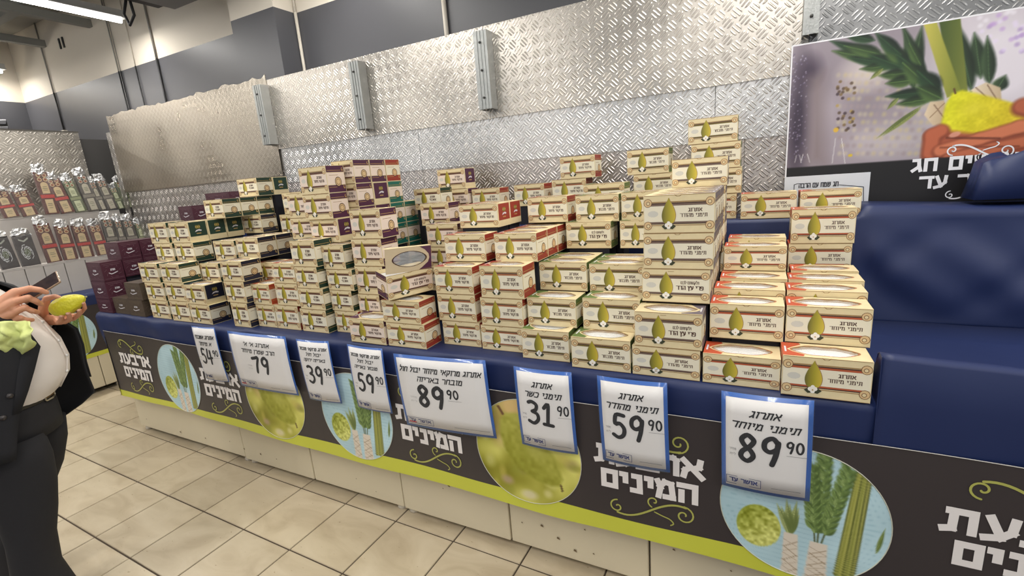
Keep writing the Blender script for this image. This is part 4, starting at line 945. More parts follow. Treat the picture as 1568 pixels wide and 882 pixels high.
# brick-red family
C('the left brick-red front stack', 1.69, .197, [(677, 490, 'O'), (669, 449, 'O'), (664, 408, 'O')], T0)
C('the right brick-red front stack', 1.68, .200, [(736, 497, 'O'), (734.7, 455, 'O'), (733.6, 407, 'O')], T0)
C('set back on the left brick-red stack', 1.80, .215, [(679.5, 360, 'O')])
C('leading the row of three on the right brick-red stack', 1.76, .200, [(749, 360, 'O')], deep=2)
C('bare red end, above the left brick-red stack', 1.925, .210, [(701.7, 314.5, 'O', 'E')], 1.4825, deep=1)
C('above the row of three brick-red boxes', 2.12, .205, [(806.8, 303, 'O')])
C('back row, left one of the three brick-red', 2.50, .190, [(722, 290, 'O')]); C('back row, middle one of the three brick-red', 2.50, .188, [(786.5, 283.6, 'O')])
C('the highest brick-red back pair', 2.50, .195, [(845, 276, 'O'), (857, 241, 'O')])
C('the back pair with dark plum end', 2.48, .195, [(675, 291, 'P'), (669, 260.5, 'P', 'E')])
C('back row, left of the plum back pair', 2.30, .19, [(633, 290, 'L')])
C('between the teal ends and the brick-red boxes', 2.14, .185, [(643, 312, 'P')])
C('the stack behind the left red stack', 1.98, .19, [(657, 410, 'P'), (655, 378, 'P'), (652, 343.7, 'P')])
# front brick-red pair and the plum stacks
C('the front pair below the tilted box', 1.60, .216, [(591, 493, 'O'), (583, 459, 'O')], T0)
C('front row, left of the pair below the tilted box', 1.595, .222, [(533, 486.5, 'P')], T0)
C('the front plum stack', 1.72, .19, [(536, 449, 'P'), (540, 407, 'P'), (537, 366, 'P'), (534, 322, 'P')])
dS = {(0, 1): ('P', ''), (0, 2): ('P', ''), (0, 3): ('T', ''), (1, 1): ('P', ''), (1, 2): ('P', ''), (1, 3): ('T', ''), (2, 1): ('P', 'E'), (2, 2): ('T', ''), (3, 1): ('P', ''), (3, 2): ('O', '')}
for yy, sts in ((1.90, ' TPPP'), (2.024, ' TPPP'), (2.148, ' TTTO'), (2.272, 'TTT'), (2.396, '  T')):
    bx_ = []
    for lv, s in enumerate(sts):
        zt_ = 1.855-.1215*(4-lv)
        if s != ' ': bx_.append(('z', -2.020, zt_, s, 'E' if (yy == 2.024 and lv == 3) else ''))
    C('the plum-teal block\'s %s row' % {1.90: 'nearest', 2.024: 'second', 2.148: 'third', 2.272: 'fourth', 2.396: 'last'}[yy], yy, .152, bx_)
C('the tallest plum stack', 1.77, .198, [(471, 337, 'P', 'E'), (462.4, 299, 'P'), (455.6, 258, 'P')])
C('the stack left of the tallest plum stack', 1.905, .20, [(444, 334.5, 'P'), (438, 297, 'P')])
C('the stack right of the green ends', 1.70, .185, [(512, 475, 'O'), (504.7, 443.6, 'L'), (497, 412, 'L'), (483.5, 375.4, 'L')], T0)
C('the stack whose ends show dark green', 1.66, .192, [(458.5, 472, 'L'), (455, 440.6, 'L'), (449, 408, 'L'), (442, 368.6, 'L')], T0)
C('the stack left of the green ends', 1.66, .182, [(419.7, 466, 'O'), (419.7, 433, 'O'), (414.7, 403, 'O')], T0)
C('the two-high stack over the 79 sign', 1.66, .180, [(387, 465, 'O'), (378.5, 434.5, 'R')], T0)
C('peeping between two stacks over the 79 sign', 1.78, .18, [(392, 402, 'O')])
C('the stack over the 54.90 sign', 1.62, .185, [(351.8, 460, 'N'), (342, 430, 'N'), (336, 400, 'N')], T0)
# left, dark green and navy
C('the left group\'s third stack', 1.60, .205, [(288.8, 465, 'N'), (279.6, 435.7, 'N', 'E')], T0)
C('the left group\'s second stack', 1.60, .208, [(258.7, 459.7, 'L'), (251, 431.6, 'L'), (242.9, 404, 'L')], T0)
C('the leftmost cream stack', 1.61, .215, [(228, 458.7, 'L'), (220.4, 432, 'L'), (210.7, 403, 'L')], T0)
C('behind the second and third left stacks', 1.73, .185, [(305, 403, 'L')])
C('the pair beside the plum luxury boxes', 1.74, .205, [(235.7, 373, 'L'), (225.5, 342, 'L')])
C('the upper left pair with bare green end', 1.74, .200, [(266.3, 372, 'L'), (257, 341.4, 'L', 'E')], deep=2, dl=1)
C('upper left, before the bare green end', 1.76, .20, [(325.5, 369, 'L')])
C('upper left, navy ends over the 79 sign', 1.77, .20, [(359.6, 364.5, 'N')], deep=1)
C('high on the left, heading the long row of green ends', 1.93, .198, [(310.7, 307, 'L')], deep=2, nr=True)
C('behind the long row of green ends, navy end', 2.12, .195, [(370, 330.4, 'N')])
C('the column right of highest left box', 2.24, .19, [(425, 361, 'L'), (427, 326, 'L'), (430, 292, 'L')])
C('highest box of the left group', 2.175, .205, [(362, 275, 'L')], deep=1, dst=[('L', 'E')])
# luxury boxes at the left end
C('the front stack at the table\'s left end', 1.60, .196, [(147, 457, 'D'), (139, 430, 'D'), (131.4, 402, 'D')], T0)
for k, yy in enumerate((1.735, 1.868)):
    C('the taller left-end stack, %s row' % ('nearer', 'farther')[k], yy, .196, [('z', -4.245, 1.34, 'D'), ('z', -4.245, 1.465+.0*k, 'D')], 1.215)
C('the pair beside the leftmost cream stack', 1.60, .19, [('z', -3.81, 1.095, 'K'), ('z', -3.79, 1.212, 'K')], T0)
C('base of the left end, beside the plum stack', 1.61, .20, [('z', -4.03, 1.094, 'K')], T0)
C('the pair alone before the dull metal', 2.14, .175, [(272.4, 316.5, 'D')], deep=1)
C('farthest left on the dull metal, above the green ends', 2.36, .30, [(307, 297, 'D')])

# the box lying tilted on top of the pair
E3 = Matrix.Rotation(math.radians(64), 3, 'Z') @ Matrix.Rotation(math.radians(-1.5), 3, 'Y') @ Matrix.Rotation(math.radians(7), 3, 'X')
me, wf = carton('P', 'X'); tb_ = link('citron_box', me); tag(tb_, 'opened cream box with plum ends, set skewed on the brick-red front pair, lid raised', 'box', 'citron boxes on the display table')
tb_.matrix_world = Matrix.Translation(Vector((-1.445, 1.567, 1.207))-E3 @ Vector((-BW/2, 0, 0))) @ E3.to_4x4(); tb_.scale = (1, 1, .93)
q = MB(); n = 28; lens = [(BW*.36*math.cos(2*math.pi*k/n)+.004, BD*(.52+.30*math.sin(2*math.pi*k/n)*(1-.2*abs(math.cos(2*math.pi*k/n))**3))) for k in range(n)]; out_ = []
for k in range(n):
    c_, s_ = math.cos(2*math.pi*k/n), math.sin(2*math.pi*k/n); t = min(BW/2/max(abs(c_), 1e-6), BD/2/max(abs(s_), 1e-6)); out_.append((c_*t, BD/2+s_*t))
for cx, cy in ((BW/2, BD), (-BW/2, BD), (-BW/2, 0), (BW/2, 0)):
    j_ = min(range(n), key=lambda i: (out_[i][0]-cx)**2+(out_[i][1]-cy)**2); out_[j_] = (cx, cy)
for dy_ in (0, .0012):
    q.add([(x, dy_, z) for x, z in out_]+[(x, dy_, z) for x, z in lens], [(k, (k+1) % n, n+(k+1) % n, n+k) for k in range(n)], 0)
for k in range(n):
    a_, b2_ = Vector(lens[k]), Vector(lens[(k+1) % n]); c_ = Vector((.004, BD*.52)); q.add([(*a_[:1], -.0004, a_[1]), (b2_[0], -.0004, b2_[1]), ((b2_+(b2_-c_)*.07)[0], -.0004, (b2_+(b2_-c_)*.07)[1]), ((a_+(a_-c_)*.07)[0], -.0004, (a_+(a_-c_)*.07)[1])], [(0, 1, 2, 3)], 2)
q.poly([(x*BW, -.0006, z*BD) for x, z in ((.5, .02), (.5, .98), (.24, .98), (.36, .84), (.44, .66), (.455, .5), (.42, .32), (.28, .12), (.2, .02))], 1)
q.box(-BW/2, BW/2, 0, .028, BD-.0012, BD, 3)
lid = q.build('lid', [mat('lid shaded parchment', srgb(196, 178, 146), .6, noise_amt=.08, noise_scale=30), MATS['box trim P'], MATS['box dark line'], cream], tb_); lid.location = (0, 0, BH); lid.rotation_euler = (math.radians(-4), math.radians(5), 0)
q = MB(); q.add([(x*.98, .0006+.002*math.sin(k*1.7), z) for k, (x, z) in enumerate(lens)]+[(.004, -.002, BD*.52)], [(k, (k+1) % n, n) for k in range(n)], 0, True); o = q.build('window_film', filmw, tb_); o.location = lid.location; o.rotation_euler = lid.rotation_euler

# neighbours that measure a few millimetres into each other are trimmed or set back
for it in range(3):
    for i, a in enumerate(PLACED):
        for j in range(i+1, len(PLACED)):
            b = PLACED[j]; dx = min(a[1], b[1])-max(a[0], b[0]); dy = min(a[3], b[3])-max(a[2], b[2]); dz = min(a[5], b[5])-max(a[4], b[4])
            if dx <= .0005 or dy <= .0005 or dz <= .0015: continue
            if dy < dx and dy < .045:
                q_, ob_ = (b, POBJ[j][0]) if b[2] >= a[2] else (a, POBJ[i][0]); q_[2] += dy+.001; q_[3] += dy+.001; ob_.location.y += dy+.001
            elif dx < .06:
                for q_, (ob_, bw_), sg in ((a, POBJ[i], 1 if a[0] < b[0] else -1), (b, POBJ[j], -1 if a[0] < b[0] else 1)):
                    if sg > 0: q_[1] -= dx/2+.001
                    else: q_[0] += dx/2+.001
                    ob_.location.x = (q_[0]+q_[1])/2; ob_.scale.x = (q_[1]-q_[0])/bw_
# risers under the stacks that the photograph shows only from above
rz = MB(); ris_m = mat('riser board', srgb(24, 24, 34), .8); nr = 0  # near-black tone paints in the shade of the gaps between boxes
for (x0, x1, y, z) in COLS:
    base = TT+.002 if y >= RY-.01 else TZ
    if z-base < .02: continue
    y0, y1 = y+.004, y+.114; sup = 0
    for b in PLACED:
        ox = min(x1, b[1])-max(x0, b[0]); oy = min(y+BD, b[3])-max(y, b[2])
        if ox > 0 and oy > 0 and abs(b[5]-z) < .022: sup += ox*oy
    if sup > .55*(x1-x0)*BD: continue
    top = z-.001; rx0, rx1 = x0+.01, x1-.01
    for b in PLACED:
        if min(rx1, b[1])-max(rx0, b[0]) > 0 and min(y1, b[3])-max(y0, b[2]) > 0 and b[4] < top-.004 and b[5] > base+.01 and not (b[4] >= z-.002):
            if b[2] < y0: y0 = max(y0, b[3]+.003)
            elif b[3] > y1 and b[2] > y0+.02: y1 = min(y1, b[2]-.003)
            elif min(rx1, b[1])-max(rx0, b[0]) < .09:
                if b[0] < rx0: rx0 = b[1]+.002
                else: rx1 = b[0]-.002
            else: base = max(base, b[5]+.001)
    if y1-y0 < .015 or rx1-rx0 < .02 or top-base < .01: continue
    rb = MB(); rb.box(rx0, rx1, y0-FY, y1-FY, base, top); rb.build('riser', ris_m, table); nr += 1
for o in list(table.children):
    if o.name.startswith('riser'): pass
print('boxes', len(PLACED), 'risers', nr)
# ------------------------------------------------------------------ side display on the left with foil-wrapped packets
SX = -5.54; SY0, SY1 = .75, 2.70
side = empty('side_display', (SX, 1.7, 0)); tag(side, 'stepped side display on the left holding rows of foil-wrapped packets', 'display stand')
def sb(x0, x1, y0, y1, z0, z1, name, m, bv=.004):
    q = MB(); q.box(x0-SX, x1-SX, y0-1.7, y1-1.7, z0, z1); o = q.build(name, m, side)
    if bv: bevel(o, bv)
    return o
ys = [SY0, 1.35, 1.98, SY1]
for a, b in zip(ys[:-1], ys[1:]): sb(SX-.03, SX, a+.003, b-.003, .05, .50, 'base_panel', cream_panel)
sb(-6.28, SX-.03, SY0+.01, SY1-.01, .04, .93, 'body', mat('body dark', (0, 0, 0)), 0)
for y in (.85, 1.5, 2.1, 2.6):
    q = MB(); q.tube([(-.05, y-1.7, 0), (-.05, y-1.7, .05)], .025, 8); q.build('foot', mat('foot white', (0, 0, 0)), side)
q = MB(); q.add([(.003, SY0-1.7, .34), (.003, SY1-1.7, .36), (.003, SY1-1.7, .40), (.003, SY0-1.7, .38)], [(0, 1, 2, 3)], 1)
q.add([(.003, SY0-1.7, .38), (.003, SY1-1.7, .40), (.003, SY1-1.7, .85), (.003, SY0-1.7, .85)], [(0, 1, 2, 3)], 0)
fs_ = lambda y, z: (.0065, y, z)
a = onx(122, 520, SX); cys = a.y-1.7
put_text(q, 'ארבעת', cys+.56, .66, .40, .082, fs_, 2, .042); put_text(q, 'המינים', cys+.56, .555, .36, .082, fs_, 2, .042)
swirl(q, cys+.56, .755, .12, 1, fs_, 3, .006); swirl(q, cys+.56, .45, .12, -1, fs_, 3, .006)
q.build('banner_strip', [bdark, blime, MATS['white lettering'], MATS['scroll gold green']], side)
printed('round_picture', cvS, dp, df, lambda x, y: (.0048, cys-.10+x, .60+y), side)
q = MB(); n_ = 40
rows_ = []
for dx, z in ((.006, .84), (.006, .92), (.0, .948), (-.03, .955), (-.29, .955)):
    rows_.append([(dx+.003*math.sin(k*.9+z*9), SY0-1.7+(SY1-SY0)*k/n_, z) for k in range(n_+1)])
k_ = n_+1; vs = [p for r_ in rows_ for p in r_]; q.add(vs, [(i*k_+j, i*k_+j+1, (i+1)*k_+j+1, (i+1)*k_+j) for i in range(4) for j in range(n_)], 0, True)
q.build('cloth_cover', cloth_m, side)
pan = mat('pale grey shelf panel', srgb(196, 190, 184), .5, noise_amt=.03)
py_ = [onx(x, 430, -5.82).y for x in (8, 43, 73, 106, 139)]; py_ = [SY0]+py_+[SY1]
for a, b in zip(py_[:-1], py_[1:]): sb(-5.86, -5.82, a+.003, b-.003, .95, 1.235, 'shelf_panel', pan, .003)
sb(-6.10, -5.82, SY0, SY1, 1.235, 1.25, 'shelf_board', pan); sb(-6.11, -6.08, SY0, SY1, 1.25, 1.675, 'shelf_panel', pan); sb(-6.30, -6.08, SY0, SY1, 1.675, 1.69, 'shelf_board', pan)
edge = mat('card dark edge', srgb(44, 34, 30), .5)
PK = {'red': (srgb(84, 34, 20), srgb(196, 172, 130), srgb(176, 40, 30)), 'gray': (srgb(66, 58, 50), srgb(176, 168, 148), srgb(120, 112, 100)),
      'green': (srgb(86, 92, 62), srgb(190, 194, 156), srgb(130, 136, 96)), 'silver': (srgb(52, 44, 42), srgb(168, 172, 160), srgb(212, 214, 214))}
plastic = mat('crinkled clear wrap', (.95, .96, .97), .08, alpha=.07, spec=.7, bump=.9, bump_scale=42)
foilm = mat('crinkled foil', (.66, .66, .66), .34, 1, bump=1, bump_scale=50)
def packet(X, y0, y1, z0, z1, sty, roll, label, grp, lean=.10):
    Wp = y1-y0; Hp = z1-z0
    r = empty('foil_packet', (X, (y0+y1)/2, z0)); r.rotation_euler = (0, 0, math.pi/2); tag(r, label, 'packet', grp)
    Rm = Matrix.Rotation(-roll, 3, 'Y') @ Matrix.Rotation(-lean, 3, 'X'); tr = lambda p: tuple(Rm @ Vector(p))
    c0, c1, c2 = PK[sty]; dk = mat('packet card '+sty, c0, .35); lt = mat('packet label '+sty, c1, .5, noise_amt=.12, noise_scale=60); bd = mat('packet band '+sty, c2, .35)
    q = MB(); q.box(-Wp/2, Wp/2, 0, .028, .006, Hp); q.v = [tr(p) for p in q.v]; q.build('card', [dk], r)
    F = lambda x, z, d=.001: tr((x*Wp, -d, z*Hp)); q = MB()
    if sty == 'silver':
        for k in range(26):
            a = k*1.9; rr = .06+.24*((k*37 % 100)/100); stroke(q, [(rr*math.cos(a), .45+rr*.9*math.sin(a)), (rr*math.cos(a+.5)*1.1, .45+rr*math.sin(a+.5)), (rr*math.cos(a+1.1), .45+rr*.8*math.sin(a+1.1))], .022, F, 1)
        stroke(q, [(-.25, .86), (0, .80), (.25, .88)], .05, F, 0)
        q.poly([F(.17*math.cos(t), .45+.13*math.sin(t)) for t in [2*math.pi*i/14 for i in range(14)]], 2)
    else:
        for s in (-1, 1):      # pairs of dark-ringed ovals at the head of the card
            for zc in (.93, .83):
                q.poly([F(s*.21+.17*math.cos(t), zc+.05*math.sin(t), .001) for t in [2*math.pi*i/14 for i in range(14)]], 0); q.poly([F(s*.21+.11*math.cos(t), zc+.028*math.sin(t), .002) for t in [2*math.pi*i/12 for i in range(12)]], 3)
        q.poly([F(-.27, .50), F(.27, .50), F(.27, .70)]+[F(.27*math.cos(t), .70+.07*math.sin(t)) for t in [math.pi*i/8 for i in range(1, 8)]]+[F(-.27, .70)], 0)
        q.poly([F(-.29, .04), F(.29, .04), F(.29, .36), F(-.29, .36)], 0)
        for zc, wd in ((.66, .3), (.62, .36), (.58, .3), (.26, .3), (.22, .36), (.16, .26)): stroke(q, [(-wd/2, zc), (wd/2, zc)], .012, lambda x, z: F(x, z, .002), 2)
        q.poly([F(-.5, .39, .003), F(.5, .39, .003), F(.5, .47, .003), F(-.5, .47, .003)], 1)
    q.build('label', [lt, bd, mat('packet print green', srgb(92, 100, 70), .6), mat('packet oval red', srgb(140, 74, 48), .5)], r)
    # clear wrap with a crumpled neck
    q = MB(); n = 14; sd = random.random()*50; rings = []
    for j in range(13):
        t = j/12; z = -.002+t*(Hp*1.17); spread = 1 if t < .84 else 1-(t-.84)*1.2
        ring = []
        for k in range(n):
            a = 2*math.pi*k/n; cx = abs(math.cos(a))**.35*math.copysign(1, math.cos(a)); cy = abs(math.sin(a))**.5*math.copysign(1, math.sin(a))
            cr_ = noise.noise(Vector((cx*2+sd, z*30, cy*2)))*(.004 if t < .8 else .015)
            ring.append(tr(((Wp/2+.006)*cx*spread+cr_, .014+(.020+.004*(t > .8))*cy+cr_, z+(cr_*2 if t > .8 else 0))))
        rings.append(ring)
    q.loft(rings[:11]); q.build('clear_wrap', plastic, r)
    q = MB(); rng = []
    for j in range(6):
        t = j/5; z = Hp*(.97+.22*t)
        rng.append([tr(((Wp/2*(1-.25*t)+random.uniform(-.012, .016))*math.cos(2*math.pi*k/16), .014+(.014+random.uniform(-.006, .014))*math.sin(2*math.pi*k/16), z+random.uniform(-.014, .014))) for k in range(16)])
    q.loft(rng); o = q.build('foil_neck', foilm, r)
    for p in o.data.polygons: p.use_smooth = False
up = [((5, 29), 333, 293, (-1, 19), 'red', 'red-banded packet at the left end of the upper foil row'), ((34, 58), 330, 292, (30, 53), 'red', 'short red-brown packet, second in the upper foil row'),
      ((68, 89), 325, 264, (47, 68), 'red', 'tall tilted red-brown packet rising highest in the upper foil row'), ((92, 113), 325, 273, (88, 107), 'red', 'upright packet with broad red band, middle of the upper row'),
      ((115, 132), 324, 275, (108, 124), 'green', 'green-grey packet just right of the broad red band, upper row'), ((134, 152), 321, 268, (124, 141), 'gray', 'tallest grey packet in the upper foil row'),
      ((152, 162), 320, 278, (145, 156), 'gray', 'slim grey packet between two wider grey ones, upper row'), ((163, 178), 318, 275, (158, 175), 'gray', 'wide grey packet, third from the right end of the upper row'),
      ((179, 189), 317, 287, (175, 186), 'green', 'short olive packet near the right end of the upper row'), ((190, 205), 316, 277, (188, 203), 'green', 'pale green packet at the right end of the upper row')]
lo = [((2, 31), 413, 363, (-8, 14), 'silver', 'dark packet with silver swirl, left end of the lower foil row'), ((33, 62), 409, 361, (18, 44), 'silver', 'dark packet with bright silver swirl, second in the lower row'),
      ((72, 95), 404, 343, (54, 77), 'red', 'first red-banded packet of the lower row, right of the silver swirl'), ((97, 119), 401, 347, (77, 99), 'red', 'second red-banded packet of the lower foil row'),
      ((123, 144), 397, 346, (105, 127), 'red', 'third red-banded packet of the lower foil row'), ((148, 166), 393, 345, (134, 150), 'red', 'last red-banded packet of the lower row, by the plum boxes'),
      ((168, 185), 392, 336, (150, 166), 'gray', 'grey packet above the plum boxes, left one'), ((186, 197), 390, 338, (168, 180), 'gray', 'slim grey packet above the plum boxes'),
      ((199, 215), 388, 338, (184, 199), 'gray', 'grey packet above the plum boxes, right one'), ((217, 228), 386, 341, (204, 214), 'green', 'green packet at the right end of the lower foil row')]
for rows_, Xs, zsh, g_ in ((up, -6.105, 1.694, 'foil packets on the upper shelf'), (lo, -5.86, 1.254, 'foil packets on the lower shelf')):
    prev = -9
    for (xa, xb), yb_, yt_, (ta, tb2), sty, lab in rows_:
        A = onx(xa, yb_, Xs+.01); B = onx(xb, yb_, Xs+.01); Tq = onx(ta, yt_, Xs-.02); Tq2 = onx(tb2, yt_, Xs-.02)
        y0 = max(A.y, prev+.003); y1 = B.y; z1 = Tq.z
        if y1-y0 < .03: y1 = y0+.035
        roll = math.atan2(((A.y+B.y)-(Tq.y+Tq2.y))/2, z1-zsh)*.9; roll = max(-.12, min(.15, roll))
        packet(Xs+.045+random.uniform(-.006, .006), y0, y1, zsh, z1, sty, -roll if False else roll*-1, lab, g_); prev = y1
# one more packet lying by the man's foot, at the frame's edge
# ------------------------------------------------------------------ the man at the left edge
MY = math.radians(46); F_ = Vector((math.cos(MY), math.sin(MY), 0)); L_ = Vector((-F_.y, F_.x, 0)); P0 = onz(75, 600, .95)-.17*F_; P0.z = 0
def loc(px, py, c):      # photograph point at sideways distance c from the man's midline -> his own frame
    d = ray(px, py); t = (c-(CC-P0).dot(L_))/d.dot(L_); q = CC+d*t-P0; return Vector((q.dot(F_), c, q.z))
man = empty('person', P0, MY); tag(man, 'man in dark suit and white shirt holding a phone and a citron', 'person')
skin = mat('skin', srgb(206, 148, 116), .5, noise_amt=.06, noise_scale=30); skin.node_tree.nodes['Principled BSDF'].inputs['Subsurface Weight'].default_value = .08
suit = mat('black suit cloth', srgb(30, 30, 34), .85, noise_amt=.12, noise_scale=120, bump=.12, bump_scale=10); trs = mat('charcoal trousers', srgb(34, 33, 36), .85, noise_amt=.1, noise_scale=100, bump=.12, bump_scale=8)
shirt = mat('white shirt cotton', srgb(232, 224, 216), .7, bump=.35, bump_scale=14); leather = mat('black leather', (.012, .011, .011), .35); brass = mat('belt buckle steel', srgb(188, 180, 160), .28, .9); hairm = mat('dark hair', srgb(40, 30, 24), .7, bump=.5, bump_scale=80)
def remesh(name, mb, vox, m, parent, smooth=3):
    o = mb.build(name+'_src', m); md = o.modifiers.new('r', 'REMESH'); md.mode = 'VOXEL'; md.voxel_size = vox; md.use_smooth_shade = True
    s = o.modifiers.new('s', 'SMOOTH'); s.iterations = smooth; s.factor = .6
    dg = bpy.context.evaluated_depsgraph_get(); me = bpy.data.meshes.new_from_object(o.evaluated_get(dg)); bpy.data.objects.remove(o)
    for p in me.polygons: p.use_smooth = True
    me.name = name; o2 = link(name, me, parent); return o2
def ball(mb, c, r, n=10, mi=0):
    c = Vector(c); rx, ry, rz = r if isinstance(r, (tuple, list)) else (r, r, r); rings = []
    for j in range(1, n): t = math.pi*j/n; rings.append([(c.x+rx*math.sin(t)*math.cos(2*math.pi*k/16), c.y+ry*math.sin(t)*math.sin(2*math.pi*k/16), c.z-rz*math.cos(t)) for k in range(16)])
    mb.loft(rings, mi)
def limb(mb, pts, rs, n=12):
    mb.tube(pts, rs, n)
    for p, r in zip(pts, rs): ball(mb, p, r*.98, 8)
# hands, laid out joint by joint
W1 = loc(-42, 500, -.13)
hand1 = MB()
kn = [loc(24, 448, -.082), loc(20, 463, -.10), loc(17, 480, -.105), loc(13, 496, -.10)]
fing = [[kn[0], loc(46, 442, -.082), loc(61, 444, -.072), loc(71, 448, -.06)], [kn[1], loc(43, 456, -.10), loc(55, 461, -.085), loc(63, 466, -.06)],
        [kn[2], loc(38, 471, -.105), loc(49, 476, -.09), loc(57, 478, -.065)], [kn[3], loc(31, 487, -.10), loc(41, 490, -.085), loc(49, 490, -.06)]]
for f_, r_ in zip(fing, ((.0165, .0138, .0118, .0098), (.0168, .0140, .0120, .0100), (.0162, .0136, .0116, .0098), (.0150, .0124, .0106, .0090))): limb(hand1, f_, r_, 10)
for k in kn: limb(hand1, [W1, W1.lerp(k, .55), k], [.030, .028, .020], 12)
for k, k2 in zip(kn[:-1], kn[1:]): limb(hand1, [k.lerp(W1, .15), k2.lerp(W1, .15)], [.019, .019], 10)
limb(hand1, [W1, (kn[0]+kn[3])/2, (kn[1]+kn[2])/2], [.03, .026, .018], 12)
limb(hand1, [W1, loc(-12, 462, -.03), loc(22, 452, -.005), loc(50, 440, .0)], [.02, .016, .012, .009], 10)
EL1 = Vector((-.10, -.27, 1.10)); limb(hand1, [EL1, EL1.lerp(W1, .5), W1], [.042, .036, .026], 14)
W2 = loc(66, 490, .135)
hand2 = MB(); kn2 = [loc(84, 487, .075), loc(93, 493, .07), loc(104, 490, .068), loc(114, 484, .068)]
f2_ = [[kn2[0], loc(89, 494, .03), loc(93, 490, .0), loc(95, 484, -.022)], [kn2[1], loc(100, 493, .025), loc(107, 488, -.005), loc(105, 480, -.026)],
       [kn2[2], loc(113, 488, .03), loc(121, 482, .0), loc(122, 475, -.018)], [kn2[3], loc(124, 479, .035), loc(130, 472, .012), loc(128, 464, -.004)]]
for f_, r_ in zip(f2_, ((.0100, .0095, .009, .008), (.0108, .010, .0094, .0082), (.0104, .0098, .009, .008), (.009, .0085, .008, .007))): limb(hand2, f_, r_, 10)
for k in kn2: limb(hand2, [W2, W2.lerp(k, .5), k], [.023, .019, .013], 12)
limb(hand2, [W2, loc(67, 470, .075), loc(72, 457, .045), loc(84, 454, .012), loc(91, 456, -.004)], [.021, .018, .014, .011, .009], 12)
EL2 = Vector((.02, .29, 1.10)); limb(hand2, [EL2, EL2.lerp(W2, .5), W2], [.042, .036, .025], 14)
# head, neck, hidden torso and feet core
bd_ = MB(); HC = Vector((-.01, 0, 1.615))
ball(bd_, HC+Vector((0, 0, .03)), (.098, .078, .115), 14); ball(bd_, HC+Vector((.022, 0, -.055)), (.075, .060, .075), 12); limb(bd_, [Vector((-.05, 0, 1.40)), Vector((-.035, 0, 1.52)), HC+Vector((-.02, 0, 0))], [.075, .058, .055], 14)
limb(bd_, [HC+Vector((.092, 0, .03)), HC+Vector((.112, 0, -.005)), HC+Vector((.100, 0, -.020))], [.010, .014, .013], 10)      # nose
limb(bd_, [HC+Vector((.088, -.022, -.052)), HC+Vector((.096, 0, -.050)), HC+Vector((.088, .022, -.052))], [.006, .008, .006], 8)      # mouth
limb(bd_, [HC+Vector((.088, -.035, .045)), HC+Vector((.094, -.012, .048)), HC+Vector((.094, .012, .048)), HC+Vector((.088, .035, .045))], [.008, .008, .008, .008], 8)      # brow
ball(bd_, HC+Vector((.080, 0, -.10)), (.022, .024, .018), 8)
for s in (-1, 1): ball(bd_, HC+Vector((-.01, s*.080, .0)), (.022, .010, .032), 8)
limb(bd_, [Vector((-.05, 0, 1.40)), Vector((-.03, 0, 1.2)), Vector((0, 0, .98))], [.09, .12, .12], 14)
for s in (-1, 1):
    limb(bd_, [Vector((-.05, 0, 1.38)), Vector((-.05, s*.16, 1.37))], [.07, .055], 12); e_ = EL1 if s < 0 else EL2; limb(bd_, [Vector((-.05, s*.18, 1.36)), e_], [.052, .042], 12)
    gx = 0 if s < 0 else -.1; limb(bd_, [Vector((0, s*.09, .92)), Vector((.01+gx, s*.10, .48)), Vector((.0+gx*2.2, s*.105, .10))], [.085, .058, .042], 12)
body = remesh('body', bd_, .009, [skin], man, 2)
h1 = remesh('body_h1', hand1, .0032, [skin], man, 2); h2 = remesh('body_h2', hand2, .0032, [skin], man, 2)
bm = bmesh.new()
for q_ in (body, h1, h2): bm.from_mesh(q_.data)
nm_ = bpy.data.meshes.new('body'); bm.to_mesh(nm_); bm.free(); nm_.materials.append(skin)
for q_ in (body, h1, h2): bpy.data.objects.remove(q_)
for p in nm_.polygons: p.use_smooth = True
link('body', nm_, man)
for s in (-1, 1):
    q = MB(); ball(q, HC+Vector((.086, s*.032, .012)), (.010, .014, .010), 8); ball(q, HC+Vector((.094, s*.032, .012)), (.004, .006, .006), 6, 1); q.build('eye', [mat('eye white', (.8, .78, .75), .3), mat('eye dark', (.03, .02, .015), .2)], man)
q = MB(); ball(q, HC+Vector((-.020, 0, .066)), (.110, .096, .112), 14); ball(q, HC+Vector((-.055, 0, -.005)), (.070, .086, .080), 10); remesh('hair', q, .008, [hairm], man, 2)
# nails on the far hand
q = MB()
for f_ in f2_:
    t = f_[-1]; ball(q, t+Vector((-.002, -.0065, .001)), (.0055, .002, .0055), 6)
q.build('nails', mat('nail', srgb(226, 178, 156), .3), man)['kind'] = 'stuff'
# clothes: rings (centre x, centre y, forward radius, backward radius, side radius, z)
def ringp(cx, cy, rf, rb, rs_, z, a0=0, a1=360, n=40, tilt=0, sq=.9):
    out = []
    m_ = n if a1-a0 >= 360 else n-1
    for k in range(n):
        a = math.radians(a0+(a1-a0)*k/m_); c, s = math.cos(a), math.sin(a); c2 = abs(c)**sq*math.copysign(1, c); s2 = abs(s)**sq*math.copysign(1, s)
        out.append((cx+(rf if c > 0 else rb)*c2, cy+rs_*s2, z+tilt*c))
    return out
def folds(ring, amp, seed, f=9): return [tuple(Vector(p)+Vector((p[0], p[1], 0)).normalized()*amp*noise.noise(Vector((p[0]*f, p[1]*f, p[2]*f*.6+seed)))) for p in ring]
q = MB(); sh = []
for cx, rf, rb, rs_, z in ((0, .150, .12, .150, .90), (0, .165, .125, .155, .93), (0, .205, .125, .160, .965), (0, .245, .13, .165, 1.02), (0, .262, .13, .165, 1.09), (0, .250, .13, .168, 1.17), (-.01, .215, .13, .170, 1.26), (-.02, .17, .13, .175, 1.34), (-.03, .12, .10, .14, 1.41), (-.03, .07, .065, .075, 1.45), (-.03, .066, .063, .070, 1.48)):
    sh.append(folds(ringp(cx, 0, rf, rb, rs_, z), .006 if z > .95 else 0, 3))
